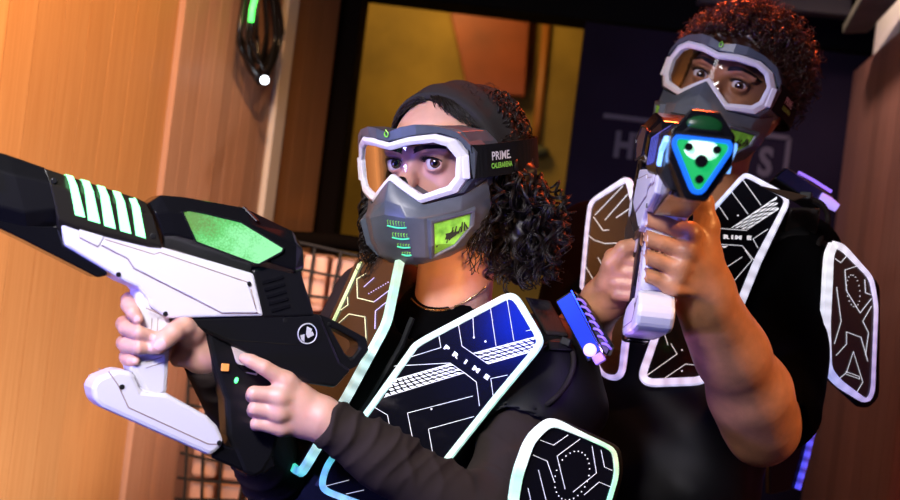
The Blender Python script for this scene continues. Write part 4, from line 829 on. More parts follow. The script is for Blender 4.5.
mb.build('curly_hair', HAIRW, woman, smooth=True)
mb = MB(); mb.ball(H(np.array([.088, .137, -.036])), .0022, 8, 6); mb.build('ear_stud', CHROME, woman, smooth=True)

# ================================================================== VESTS
CY = (.55, 1.0, .98); GRN = (.10, .95, .38); WHT = (.74, 1.0, .97); TEAL = (.10, .80, .75); VIO = (.55, .45, 1.0); LAV = (.76, .70, 1.0)
def add_panel(vest, pl, outline, ledpath, stops, w, plate, t0=.004, th=.010, closed=False, lh=.007, name='chest_panel', amp=.22, rnd=.012):
    out = round_poly(pl.poly(outline, t0), rnd, 4); mb = MB(); mb.prism(out, pl.n * th); p = mb.build(name, plate, vest, bevel=.0012)
    path = round_poly(pl.poly(ledpath, t0 + th - .003), rnd, 5, closed); path = dense(path, .004, closed)
    mb = MB(); ww = w if np.isscalar(w) else np.interp(np.linspace(0, 1, len(path)), np.linspace(0, 1, len(w)), w)
    mb.ribbon(path, pl.n, ww, lh, closed, c=led_cols(path, stops, amp=amp)); mb.build('led_strip', LED, p, usec=True, smooth=False); return p
def engrave(p, pl, polys, t, w, m, name='engraved_line', dots=()):
    mb = MB()
    for q in polys: mb.ribbon([pl.at(a, b, t) for a, b in q], pl.n, w, .0007)
    for a, b, r in dots: mb.disc(pl.at(a, b, t), pl.n, r, .0006, 8)
    return mb.build(name, m, p)
def hatch(p, pl, a0, a1, b0, b1, rows, cols, t, m, slant=.5):
    """a printed band of slanting dashes between an upper and a lower edge"""
    mb = MB(); L = lambda u, v: (1 - v) * ((1 - u) * np.array(a0) + u * np.array(a1)) + v * ((1 - u) * np.array(b0) + u * np.array(b1))
    for r in range(rows):
        for c in range(cols):
            o = (r % 2) * .5; u0 = (c + .14 - o) / cols; u1 = (c + .84 - o) / cols; v0 = (r + .16) / rows; v1 = (r + .80) / rows; sl = slant / cols
            q = [(u0, v0), (u1, v0), (u1 + sl, v1), (u0 + sl, v1)]; q = [(min(max(a, 0), 1), b) for a, b in q]
            if q[1][0] - q[0][0] < .01: continue
            mb.add([pl.at(*L(*x), t) for x in q], [(3, 2, 1, 0)])
    mb.add([pl.at(*L(u, v), t) for u, v in ((0, 0), (1, 0), (1, .06), (0, .06))], [(3, 2, 1, 0)]); mb.add([pl.at(*L(u, v), t) for u, v in ((0, .96), (1, .96), (1, 1), (0, 1))], [(3, 2, 1, 0)])
    return mb.build('hatched_band', m, p)
def letters(p, pl, items, t, size, direction, m, name='panel_lettering'):
    """single capitals standing at given points, baseline along direction (picture pixels)"""
    mb = MB()
    for ch, px, py in items:
        v, f = text_geo(ch, size, .0006); o = pl.at(px, py, t); e = nrm(pl.at(px + direction[0], py + direction[1], t) - o); u = nrm(np.cross(pl.n, e)); u = u if u[2] > 0 else -u
        mb.add([o + e * a[0] * 1.35 + u * a[1] * .85 for a in v], f)
    return mb.build(name, m, p)

# ---- the woman's vest
vest = empty('tactical_vest', Wi(np.array([*W(SW_ + DW_ * .3)[:2], W(SW_ + DW_ * .5)[2]])), 'black vest with blue and cyan lit chest panel on person aiming left', 'vest', 'light-edged arena vests')
f = SDF(np.minimum.reduce([Ls, Rs, SW_ + DW_ * .55]) - .2, np.maximum.reduce([Ls, Rs, SW_]) + .2, .005)
f.box(SW_ + DW_ * .235 + FW_ * .012, (.152, .112, .225), TR, .085); f.box(SW_ + DW_ * .10 + FW_ * .02, (.135, .095, .10), TR, .06, .05)
f.cap(Rs + lrW_ * .045 - DW_ * .012, Ls - lrW_ * .02 - DW_ * .012, .058, .058, .03)
f.cap(Ls - lrW_ * .02 - DW_ * .01, Ls + lrW_ * .035 + DW_ * .03, .060, .058, .03)
f.cap(neckW - DW_ * .16 + FW_ * .05, neckW + DW_ * .03 + FW_ * .035, .070, .068, .01, 'sub'); f.cap(Ls, Ls + (LEl - Ls) * .42, .066, .064, .03); f.cap(LEl, Ls + (LEl - Ls) * .48, .058, .058, .010, 'sub'); f.half(SW_ + DW_ * .50, DW_)
V, F = f.mesh(); V = lattice(V, normals(V, F), .0035, 45); V = relax(V, F, 7); bvW = bvh_of(V, F); mk('vest_shell', V, F, VEST, vest, smooth=True)
nL = nrm(FW_ * math.cos(.26) + lrW_ * math.sin(.26)); nR = nrm(FW_ * math.cos(.42) - lrW_ * math.sin(.42))
cW = SW_ + DW_ * .20 + FW_ * .141; pL = Plane(cW + lrW_ * .02, nL); pR = Plane(cW - lrW_ * .015 + nR * .020, nR)
lp = add_panel(vest, pL, [(416, 346), (424, 340), (508, 295), (517, 299), (541, 339), (539, 347), (496, 398), (442, 466), (418, 505), (405, 520), (326, 491), (322, 483), (328, 465), (370, 410)],
    [(416, 346), (424, 340.5), (509, 295.5), (517, 299), (540.5, 339), (538.5, 347), (496, 398), (442, 466), (418, 505), (405, 520), (326, 491), (322.5, 483), (328, 465), (370, 410), (416, 346)],
    [(0, WHT), (.12, WHT), (.22, WHT), (.27, CY), (.34, (.5, 1, .8)), (.47, (.6, 1, .85)), (.55, GRN), (.62, (.1, .5, 1)), (.76, (.1, .6, 1)), (.80, TEAL), (.86, CY), (1, WHT)], .0092, PANELK, closed=False)
T = .0148
engrave(lp, pL, [[(439, 336), (441, 347.5), (410.4, 357)], [(458.5, 325), (462, 346), (488, 364), (536, 350.5)], [(473, 318), (474, 337)], [(490.5, 308), (496, 346)], [(507, 299), (514, 341)], [(394, 366), (450, 363), (465.6, 373.6), (476.4, 382), (479.5, 406)],
    [(507.6, 375), (490.8, 378.6), (493.5, 398)], [(473, 396), (407.5, 413), (416, 455)], [(474, 416.5), (428.5, 429), (435, 466)], [(374, 407), (387.5, 415), (392, 438)], [(383, 386), (396, 383)], [(326, 486), (349, 480)], [(346, 494), (364, 490)], [(526, 331), (534, 329)]], T, .0007, ENGR, dots=[(485.5, 341.5, .0013), (474, 337.5, .0012), (431.5, 409, .0012)])
hatch(lp, pL, (473, 353), (535, 336.5), (488, 364), (536, 350), 4, 9, T, ENGR); hatch(lp, pL, (392, 380), (450, 363.5), (384, 397.5), (465, 373), 4, 12, T, ENGR)
letters(lp, pL, [('P', 446.4, 348), ('R', 455.3, 355), ('I', 465.6, 362), ('M', 476, 369.5), ('E', 486.5, 377)], T, .0088, (40, 28.5), ENGR)
rp = add_panel(vest, pR, [(402, 262), (389, 324), (350, 396), (318, 450), (303, 475), (288, 460), (300, 410), (324, 345), (334, 322), (361, 262), (378, 246)],
    [(402, 262), (389, 324), (350, 396), (318, 450), (303, 475), (287, 459)], [(0, (.01, .50, .16)), (.12, (.03, .70, .32)), (.22, (.25, .9, .65)), (.32, CY), (.45, WHT), (.6, WHT), (.75, CY), (.88, (.05, .6, .7)), (.95, GRN), (1, (.1, .9, .2))], [.0115, .012, .0125, .0125, .0115], PANELB, th=.009, lh=.008, amp=.35)
mb = MB(); pa = dense(pR.poly([(362, 262), (348, 293), (334, 323), (318, 360)], .012), .006); mb.ribbon(pa, pR.n, .0035, .004, c=led_cols(pa, [(0, (.75, .9, .2)), (1, (.7, .9, .45))], amp=.1)); mb.build('led_edge', LED, rp, usec=True)
o = 0.0138; s5 = lambda L: [(280 + a / 5, 230 + b / 5) for a, b in L]
engrave(rp, pR, [s5([(385, 245), (388, 340), (470, 360)]), s5([(295, 465), (345, 420), (425, 435), (432, 560)]), s5([(305, 400), (340, 375), (338, 335)]), s5([(385, 245), (430, 218)])], o, .0012, ENGRY)
engrave(rp, pR, [s5([(470, 360), (550, 300)]), s5([(475, 495), (478, 405), (540, 355)]), s5([(420, 285), (472, 238)])], o, .0011, ENGRV, dots=[(280 + (445 + 12 * i) / 5, 230 + (318 - 7 * i) / 5, .0008) for i in range(9)])
# zip and webbing down the front
mb = MB(); pc = Plane(cW, FW_); mb.ribbon(dense(pc.poly([(413, 318), (402, 345), (372, 398), (345, 440), (318, 486)], -.004), .006), FW_, .007, .004); mb.build('zip', mat('dark_zip', (.03, .028, .03), .35, .6), vest)
for pth in ([(413, 300), (408, 335), (366, 403), (335, 455)], [(420, 322), (412, 342), (372, 402)]):
    mb = MB(); mb.tube([hit(bvW, a, b, .002)[0] for a, b in dense([np.array(x, float) for x in pth], 5)], .0026, 6); mb.build('seam_piping', VESTB, vest, smooth=True)
mb = MB(); mb.tube(smooth_path([hit(bvW, a, b, .003, 1.6)[0] for a, b in ((497, 446), (504, 431), (522, 419), (548, 404), (564, 388), (572, 368), (570, 350), (556, 343), (540, 350))], 8), .0036, 8); mb.build('armhole_piping', VESTB, vest, smooth=True)
# shoulder strap pieces
def cloth_patch(px, off, th, m, name, par, bv, n=7):
    """four-cornered cloth piece lying on the garment"""
    a, b, c, d = [np.array(x, float) for x in px]; G = []
    for v in np.linspace(0, 1, n):
        for u in np.linspace(0, 1, n): x = (1 - v) * ((1 - u) * a + u * b) + v * ((1 - u) * d + u * c); G.append(hit(bv, x[0], x[1], off, 1.65)[0])
    fs = [(r * n + k, r * n + k + 1, (r + 1) * n + k + 1, (r + 1) * n + k) for r in range(n - 1) for k in range(n - 1)]; return mk(name, relax(np.array(G), np.array(fs), 3), fs, m, par, smooth=True, solid=-th)
cloth_patch([(520, 292), (551, 297), (572, 342), (546, 340)], .004, .004, VESTB, 'shoulder_strap', vest, bvW)
cloth_patch([(545, 343), (570, 345), (573, 354), (546, 353)], .008, .004, VEST, 'strap_loop', vest, bvW)
mb = MB(); h0, _ = hit(bvW, 563, 346, .010, 1.62); mb.box(h0, [nrm(lrW_), FW_, DW_], (.007, .004, .005)); mb.build('buckle', BLACKP, vest, bevel=.0015)
# sensor box behind the shoulder
pS = Plane(P(580, 330, 1.56), nrm((-.25, -1, .12))); mb = MB(); mb.prism(pS.poly([(555, 301), (572, 290), (603, 352), (588, 363)]), pS.n * -.030); sb = mb.build('shoulder_sensor', BLACKP, vest, bevel=.002)
mb = MB(); mb.prism(pS.poly([(557, 302), (571, 292.5), (600, 350), (588, 359)], .0002), pS.n * .0015); mb.build('blue_lens', BLUEB, sb, bevel=.0005)
mb = MB(); mb.ribbon(pS.poly([(571.5, 290.5), (602.5, 352)], .0006), pS.n, .0014, .0015); mb.build('metal_edge', CHROME, sb)
mb = MB(); mb.prism(pS.poly([(574, 291), (583, 298), (612, 346), (607, 356), (603, 353)], -.004), pS.n * -.032); mb.build('rib_housing', BLACKP, sb, bevel=.002)
for i in range(7):
    a = np.array([578, 300]) + i * np.array([4.2, 7.4]); mb = MB(); mb.tube(smooth_path([pS.at(a[0] - 1, a[1] - 1, -.002), pS.at(a[0] + 4, a[1] + .5, .003), pS.at(a[0] + 8, a[1] + 5, -.002)], 5), .0018, 6); mb.build('rib', mat('violet_rib', (.25, .16, .55), .35, emit=(.3, .2, .9), estr=.25), sb, smooth=True)
mb = MB(); mb.ball(pS.at(590, 350, .001), .0085, 16, 10); mb.build('sensor_lamp', VIOL, sb, smooth=True)
mb = MB(); mb.prism(pS.poly([(592, 357), (602, 352), (607, 360), (597, 366)], -.002), pS.n * .012); mb.build('lamp_block', mat('dim_violet_lamp', (.3, .2, .5), .3, emit=(.32, .14, .75), estr=.5), sb, bevel=.002)
# shoulder pad hanging over the upper arm
pp = Plane(P(565, 470, 1.46), nrm((.28, -1, .12)))
PO = [(513, 500), (516.5, 476), (529, 440), (546, 423.5), (556, 423), (608, 447), (613.5, 453), (615.5, 474), (607, 502), (594, 545), (580, 560), (528, 560), (512, 535)]
mb = MB(); mb.prism(round_poly(pp.poly([(562 + (a - 562) * 1.07, 490 + (b - 490) * 1.07) for a, b in PO], -.018), .01, 3), pp.n * .018); mb.build('pad_backing', VEST, vest, bevel=.005)
sp = add_panel(vest, pp, PO, PO + [PO[0]], [(0, (.45, 1, .7)), (.06, (.15, .95, .5)), (.10, WHT), (.22, WHT), (.30, (.8, 1, .9)), (.38, (.3, 1, .45)), (.42, (.55, .8, .25)), (.5, GRN), (.8, TEAL), (1, (.45, 1, .7))], [.013, .014, .013, .011, .007, .006, .006, .006, .006, .007, .008, .010, .012, .013], PANELK, t0=.0, th=.010, name='shoulder_pad')
s5 = lambda L: [(480 + a / 5, 400 + b / 5) for a, b in L]
engrave(sp, pp, [s5([(300, 200), (368, 225), (440, 175)]), s5([(500, 195), (385, 280), (425, 445)]), s5([(265, 275), (335, 305), (370, 405)]), s5([(292, 350), (335, 520)]), s5([(560, 230), (582, 365), (465, 460)]), s5([(605, 250), (622, 335), (660, 352)]), s5([(520, 475), (595, 410), (655, 435)]), s5([(240, 440), (262, 540)])], .0108, .0006, ENGR,
    dots=[(*s5([(460 + 84 * math.cos(k * .24) - 24 * math.sin(k * .24), 378 + 122 * math.sin(k * .24))])[0], .0008) for k in range(26)])
# necklace over the neckline
neck = empty('necklace', P(440, 312, 1.55), 'thin gold chain necklace over the black neckline', 'necklace')
near = lambda a, b, o: min((hit(k, a, b, o, 9)[0] for k in (bvW, bvS, bvB)), key=lambda p: p[1])
pts = smooth_path([near(a, b, .0025) for a, b in ((412, 300), (420, 307), (432, 311), (446, 310.5), (462, 303), (476, 294), (484, 287))], 16); mb = MB()
for i in range(0, len(pts) - 1, 1):
    mb.tube([pts[i] + .6 * (pts[min(i + 1, len(pts) - 1)] - pts[i]) * math.cos(k) + np.array([0, -.0006, .0009]) * math.sin(k) for k in np.arange(8) * .785], .00035, 4, closed=True)
mb.build('chain', GOLD, neck)

# ================================================================== THE MAN
MGR = np.array([[-0.0485, 0.9922, 0.1151], [-0.9981, -0.0524, 0.031], [0.0367, -0.1134, 0.9929]]); MGT = np.array([0.2454, 1.4705, -0.0036])
gunM = copy_tree(gunW)
def relight(o):
    n = o.name.split('.')[0]
    if n in ('light_stripe', 'scope_window'): o.data = o.data.copy(); o.data.materials[0] = mat('blue_white_light_strip', (.06, .08, .3), .4, emit=(.10, .16, 1.0), estr=.35) if n == 'light_stripe' else mat('dark_violet_window', (.02, .015, .06), .2)
    for c in o.children: relight(c)
relight(gunM); gunM.matrix_world = Matrix(M4(MGR, MGT).tolist()); gunM['label'] = 'blaster pointed at the viewer with glowing green and blue muzzle'
for g in (gunW, gunM): g['group'] = 'laser blasters'
mg = lambda x, y, z: MGR @ np.array([x, y, z]) + MGT
Lm = P(798, 258, 1.90); Rm_ = P(592, 240, 2.07); lrM, FM, DM, SM = torso_frame(Rm_, Lm, (-.27, -.20, -.93)); neckM = SM - DM * .045
LWm = P(707, 304, 1.505); LEm = P(763, 430, 1.67); RWm = P(603, 301, 1.65); REm = P(560, 372, 1.84)
man = empty('person', Wi(np.array([*W(SM + DM * .5)[:2], 0.])), 'person with curly auburn-lit hair in black t-shirt aiming at the viewer', 'person', 'laser tag players')
parts = [head_sdf(HMR, HMT, neckM + DM * .05, 1.0, .054, .0050)]
f = SDF(P(615, 475, 1.70) - (.0, .33, .0), P(835, 180, 1.60) + (.02, .22, .02), .0017, .05)
for mcp, pip, dip, tip, r in (((688, 233, 1.443), (644, 217.5, 1.440), (640, 219, 1.462), (652, 222, 1.483), .0098), ((684, 251, 1.440), (638, 236, 1.438), (635, 238, 1.462), (648, 240, 1.483), .0099),
                              ((677, 268, 1.441), (637, 254, 1.439), (634, 256, 1.462), (647, 258, 1.483), .0096), ((669, 284, 1.446), (640, 273, 1.443), (637, 275, 1.463), (649, 276, 1.481), .0088)):
    f.chain(chain3((P(*mcp), r * 1.12), (P((mcp[0] + pip[0]) / 2, (mcp[1] + pip[1]) / 2 - .5, (mcp[2] + pip[2]) / 2 - .002), r * .96), (P(*pip), r), (P(*dip), r * .93), (P(*tip), r * .8)), .0012)
for a, r in (((692, 234, 1.450), .0115), ((688, 252, 1.448), .0118), ((682, 268, 1.449), .0115), ((675, 284, 1.454), .0105)): f.cap(P(*a), P(703, 286, 1.485), r, .021, .012)
for a in ((690, 233, 1.441), (686, 251, 1.438), (679, 268, 1.440), (671, 284, 1.445)): f.ell(P(*a), .0115, k=.008)
f.chain(chain3((P(704, 280, 1.488), .021), (P(705, 252, 1.478), .0175), (P(707, 226, 1.474), .0132), (P(702, 203, 1.478), .0120), (P(690, 190, 1.49), .0098)), .010)
f.cap(P(700, 262, 1.465), P(704, 232, 1.468), .018, .012, .012)
f.chain(chain3((P(703, 286, 1.487), .024), (LWm, .0275), (P(718, 328, 1.535), .033), (P(732, 354, 1.565), .0395), (P(750, 393, 1.62), .0475), (P(759, 420, 1.655), .0425), (LEm, .036)), .035)
f.cap(P(757, 440, 1.665), P(766, 428, 1.68), .026, .034, .02); f.cap(LEm, LEm + (Lm - LEm) * .5, .038, .040, .03)
for k in range(5): a = P(690 - k * 4, 236 + k * 14, 1.437 + k * .001); f.cap(a + (0.002, -.004, 0), P(705, 292, 1.466), .0035, .004, .010)     # tendons
V, F = f.mesh(); V = relax(V, F, 3, .45); parts.append((V, F))
f = SDF(P(560, 390, 1.84) - (.06, .36, .02), P(660, 230, 1.66) + (.03, .24, .02), .0022)
for i, (y, r) in enumerate(((256, .0108), (268, .0112), (280, .0108), (291, .0096))):
    f.chain(chain3((P(640, y + 2, 1.655), r), (P(614 - (2 - abs(i - 1.2)) * 1.5, y + 1, 1.628), r), (P(618, y + 3, 1.602), r * .95), (P(634, y + 5, 1.592), r * .85)), .003)
f.chain(chain3((P(608, 282, 1.615), .015), (P(612, 263, 1.600), .0120), (P(624, 249, 1.590), .0105), (P(636, 244, 1.588), .009)), .006)
f.ell(P(624, 276, 1.64), (.024, .028, .036), k=.015); f.cap(P(618, 284, 1.635), RWm, .024, .026, .02); f.cap(RWm, RWm + (REm - RWm) * .5, .026, .038, .02); f.cap(RWm + (REm - RWm) * .5, REm, .038, .04, .02)
V, F = f.mesh(); parts.append((relax(V, F, 2, .4), F))
TM = np.stack([lrM, FM, DM], 1); LO = np.minimum.reduce([Lm, Rm_, SM + DM * .62, LEm]) - .2; HI = np.maximum.reduce([Lm, Rm_, SM]) + .2
f = SDF(LO, HI, .012); f.box(SM + DM * .22, (.15, .09, .24), TM, .08); f.box(SM + DM * .47, (.145, .095, .12), TM, .08, .05); f.cap(Rm_, Lm, .05, .05, .03); f.cap(Lm, LEm + (Lm - LEm) * .3, .044, .038, .02); f.cap(Rm_, REm, .05, .040, .02); parts.append(f.mesh())
V, F = join(parts); mk('body', V, F, SKINM, man, smooth=True); eyes(HMR, HMT, man, nrm(HMR.T @ nrm(-HMT + np.array([-.1, 0, .02]))), .0050)
parts = []
f = SDF(LO, HI, .008); f.box(SM + DM * .225 + FM * .005, (.160, .100, .25), TM, .09); f.box(SM + DM * .48, (.158, .108, .13), TM, .09, .05); f.cap(Rm_, Lm, .060, .060, .04); f.cap(neckM + DM * .01, neckM + DM * .08, .072, .10, .04); f.cap(neckM - DM * .14, neckM + DM * .02, .062, .060, .006, 'sub'); V, F = f.mesh(); parts.append((lattice(V, normals(V, F), .003, 40), F))
f = SDF(np.minimum(LEm, Lm) - .10, np.maximum(LEm, Lm) + .10, .006); e0 = LEm + (Lm - LEm) * .10 + np.array([.020, .03, .0]); f.cap(e0, Lm, .062, .068, .02); f.cap(LEm + np.array([.0, -.02, -.02]), e0 + (Lm - LEm) * .10, .040, .050, .006, 'sub'); V, F = f.mesh(); V = folds(V, normals(V, F), e0, Lm, .07, .004, .5, 1.0); parts.append((relax(V, F, 2), F))
f = SDF(np.minimum(REm, Rm_) - .10, np.maximum(REm, Rm_) + .10, .008); f.cap(REm + (Rm_ - REm) * .25, Rm_, .058, .066, .02); V, F = f.mesh(); parts.append((V, F))
V, F = join(parts); bvT = bvh_of(V, F); mk('t_shirt', V, F, TEE, man, smooth=True); legs(SM + DM * .56, lrM, man, (-.45, -.7))
# short curly hair: dark core with tight ringlets
mb = MB(); HMf = lambda p: xf(HMR, HMT, p); f = SDF([-.14, .0, -.08], [.14, .30, .19], .004)
f.ell((0, .150, .040), (.093, .105, .098), k=.01); f.half((0, .066, .062), nrm((0, -.75, -.65))); f.half((0, .13, -.01), nrm((0, -.50, -.86))); V, F = f.mesh(); V = lattice(V, normals(V, F), .004, 160); mb.add(list(HMf(V)), F); rm = random.Random(21)
hm = lambda az, el, s: np.array([0, .150, .040]) + s * np.array([.093 * math.sin(az) * math.cos(el), -.105 * math.cos(az) * math.cos(el), .098 * math.sin(el)])
for i in range(1500):
    az = rm.uniform(-math.pi, math.pi); front = max(0, math.cos(az)); el = math.asin(rm.uniform(-.32 + front * .66, 1.0)); ln = rm.uniform(.10, .34) * (1.0 - .25 * front); tw = rm.uniform(-.25, .25)
    curl(mb, [HMf(hm(az, el, .97)), HMf(hm(az + tw * .5, el + .04, 1 + ln * .5)), HMf(hm(az + tw, el + rm.uniform(-.16, .12), 1 + ln))], rm.uniform(.0025, .0050), rm.uniform(1.2, 3.0), rm.uniform(.0008, .0015), rm.uniform(0, 6.28), 20)
mb.build('curly_hair', HAIRM, man, smooth=True)
# ---- the man's vest
vm = empty('tactical_vest', Wi(np.array([*W(SM + DM * .3)[:2], W(SM + DM * .5)[2]])), 'black vest with lavender-lit black panels over the black t-shirt', 'vest', 'light-edged arena vests')
f = SDF(LO, HI, .006); f.box(SM + DM * .245 + FM * .012, (.168, .122, .22), TM, .09); f.cap(Rm_ + lrM * .05, Lm - lrM * .02, .066, .066, .03); f.cap(Lm - lrM * .02, Lm + lrM * .02 + DM * .03, .068, .068, .03)
f.cap(neckM - DM * .16 + FM * .04, neckM + DM * .03 + FM * .03, .074, .072, .01, 'sub'); f.cap(Lm + (LEm - Lm) * .16, LEm, .064, .064, .01, 'sub'); f.half(SM + DM * .46, DM); V, F = f.mesh(); V = lattice(V, normals(V, F), .003, 40); V = relax(V, F, 2); bvM = bvh_of(V, F); mk('vest_shell', V, F, VEST, vm, smooth=True)
nLm = nrm(FM * math.cos(.30) + lrM * math.sin(.30)); nRm = nrm(FM * math.cos(.22) - lrM * math.sin(.22)); cM = SM + DM * .20 + FM * .145; qL = Plane(cM + lrM * .02, nLm); qR = Plane(cM - lrM * .015, nRm)
OL = [(692, 233), (715, 208), (743, 177), (748, 176.5), (784, 196), (787, 203), (757, 262), (713, 371), (701, 381), (648, 383), (642, 376)]
lp = add_panel(vm, qL, OL, OL + [OL[0]], [(0, (.35, .55, 1)), (.08, (.5, .65, 1)), (.14, (.72, .72, 1)), (.24, (.82, .80, 1)), (.5, (.75, .78, 1)), (.66, (.7, .65, 1)), (.85, (.7, .62, 1)), (1, (.5, .5, 1))], [.007, .007, .008, .009, .012, .0125, .0125, .0125, .012, .011, .010, .010], PANELK)
engrave(lp, qL, [[(743, 180), (761, 205)], [(731, 191), (748, 214)], [(719, 206), (728, 219.5)], [(703, 224), (715, 223), (720, 228.4), (747, 230.4)], [(714, 244), (742, 245.6), (754, 260)], [(768, 229), (753, 239), (758, 248)], [(727, 267), (742, 257)], [(745, 250), (752, 260), (734, 281)], [(677, 306), (690, 347), (702, 348.4)], [(671, 343.6), (677, 354), (646, 376)], [(703, 366), (685.6, 364), (665, 378)], [(660, 320), (668, 345)]], T, .0009, ENGR, dots=[(682, 350, .0011), (682, 371, .0011), (738, 215.5, .0012)])
hatch(lp, qL, (731, 228), (777, 196.5), (747, 230), (779, 209), 5, 5, T, ENGR); hatch(lp, qL, (696, 247), (728, 246), (690, 262), (717, 254), 4, 5, T, ENGR)
letters(lp, qL, [('P', 715.5, 236.5), ('R', 726, 237), ('I', 732.3, 237.3), ('M', 738.3, 237.6), ('E', 749, 238)], T, .0090, (30, 1.8), ENGR)
OR_ = [(645, 228), (636, 205), (630, 181.5), (626, 181), (592, 203), (589, 226), (583, 292), (588, 340), (603, 375), (616, 379), (623, 374), (627, 338), (638, 280)]
rp = add_panel(vm, qR, OR_, OR_ + [OR_[0]], [(0, LAV), (.2, LAV), (.5, (.72, .6, .9)), (.75, (.45, .40, 1)), (.85, (.75, .68, 1)), (1, LAV)], [.011, .0115, .009, .006, .006, .006, .006, .006, .008, .010, .0105, .0105, .010], PANELB)
engrave(rp, qR, [[(595, 215), (623, 186)], [(605, 220), (628, 194)], [(616, 218), (632, 207)], [(593.6, 217), (603, 230.4), (609, 230)], [(627, 235), (634, 224), (640, 221)], [(605, 243.6), (620, 243)], [(588, 235), (594, 240), (605, 243.6)], [(598, 257.5), (610, 279)], [(586, 267), (600, 291)]], T, .0010, ENGR)
mb = MB(); mb.tube(smooth_path([hit(bvM, a, b, .003, 1.9)[0] for a, b in ((803, 197), (822, 204), (828, 222), (818, 245), (816, 262), (817, 300), (816, 330))], 6), .0042, 8); mb.build('armhole_piping', VESTB, vm, smooth=True)
cloth_patch([(752, 183), (792, 192), (812, 196), (796, 204)], .004, .004, VESTB, 'shoulder_strap', vm, bvM)
cloth_patch([(789, 207), (822, 205), (816, 262), (774, 258)], .005, .004, VESTB, 'side_webbing', vm, bvM)
mb = MB(); h0, _ = hit(bvM, 806, 196, .010, 1.9); mb.box(h0, [nrm(lrM), FM, DM], (.009, .005, .006)); mb.build('buckle', BLACKP, vm, bevel=.0015)
qS = Plane(P(806, 188, 1.97), nrm((.12, -1, .25))); mb = MB(); mb.prism(qS.poly([(774, 178), (786, 167), (834, 198), (822, 209)]), qS.n * -.035); sb = mb.build('shoulder_sensor', BLACKP, vm, bevel=.002)
mb = MB(); mb.prism(qS.poly([(776, 178), (786, 169), (832, 198.5), (822, 207.5)], .0002), qS.n * .0015); mb.build('navy_lens', NAVYB, sb, bevel=.0005)
mb = MB(); mb.ribbon(qS.poly([(798, 172.5), (812, 180), (831, 192)], .002), qS.n, .0042, .004); mb.build('violet_bar', mat('violet_bar_glow', (.4, .25, .9), .3, emit=(.32, .16, 1), estr=.9), sb)
mb = MB(); mb.ribbon(qS.poly([(786, 167.5), (833, 197.5)], .0006), qS.n, .0012, .0012); mb.build('metal_edge', CHROME, sb)
mb = MB(); mb.tube(qS.poly([(820, 198), (828, 202), (837, 208)], .006), [.0095, .009, .007], 12); mb.build('sensor_lamp', mat('soft_violet_glow', (.5, .4, .9), .3, emit=(.42, .30, .95), estr=.9), sb, smooth=True, sharp=50)
qp = Plane(P(848, 325, 1.79), nrm((.42, -1, .10))); PM = [(832, 245), (840, 247), (869, 278), (874, 306), (870.5, 392), (865, 402), (837, 383), (826, 370), (824, 325), (827.5, 255)]
mb = MB(); mb.prism(round_poly(qp.poly([(819, 252), (830, 243), (872, 285), (871, 398), (858, 410), (818, 374)], -.022), .01, 3), qp.n * .020); mb.build('pad_backing', VEST, vm, bevel=.005)
sp = add_panel(vm, qp, PM, PM + [PM[0]], [(0, (.92, .88, 1)), (.12, (.8, .72, 1)), (.3, (.6, .45, .8)), (.46, (.5, .38, .75)), (.56, (.55, .5, 1)), (.64, (.45, .5, 1)), (.72, (.8, .8, 1)), (.9, (.85, .9, 1)), (1, (.95, .92, 1))], [.012, .008, .006, .005, .005, .006, .011, .015, .016, .016, .014], PANELB, t0=0, th=.010, name='shoulder_pad', amp=.15)
s5 = lambda L: [(800 + a / 2.63, 230 + b / 2.63) for a, b in L]
engrave(sp, qp, [s5([(92, 75), (107, 86), (128, 62)]), s5([(150, 95), (118, 105), (122, 160), (158, 218), (188, 180)]), s5([(96, 150), (108, 240), (90, 300)]), s5([(95, 330), (122, 300), (122, 268), (160, 282), (178, 345)]), s5([(170, 130), (172, 165), (185, 170)]), s5([(98, 395), (122, 375), (140, 320), (165, 400), (150, 425)]), s5([(188, 200), (165, 240), (180, 270), (172, 330)]), s5([(120, 372), (155, 385), (157, 392), (121, 379)])], .0108, .0009, ENGR,
    dots=[(*s5([(140 + 17 * math.cos(k * .35) + 4 * math.sin(k * .35), 160 + 42 * math.sin(k * .35))])[0], .0008) for k in range(18)])
qb = Plane(P(808, 440, 2.02), nrm((.5, -1, 0))); mb = MB(); mb.prism(qb.poly([(770, 385), (816, 388), (813, 430), (798, 488), (770, 495)]), qb.n * -.012); bp = mb.build('back_panel', PANELK, vm, bevel=.002)
mb = MB(); pa = dense(qb.poly([(815.5, 388), (813, 425), (806, 455), (796.5, 489)], .001), .004); mb.ribbon(pa, qb.n, .009, .006, c=led_cols(pa, [(0, (.12, .10, .9)), (1, (.08, .08, 1))], dots=.018, amp=.6)); mb.build('led_strip', LED, bp, usec=True)
mb = MB(); mb.ball(HMf(np.array([.080, .137, -.036])), .002, 8, 6) if False else None

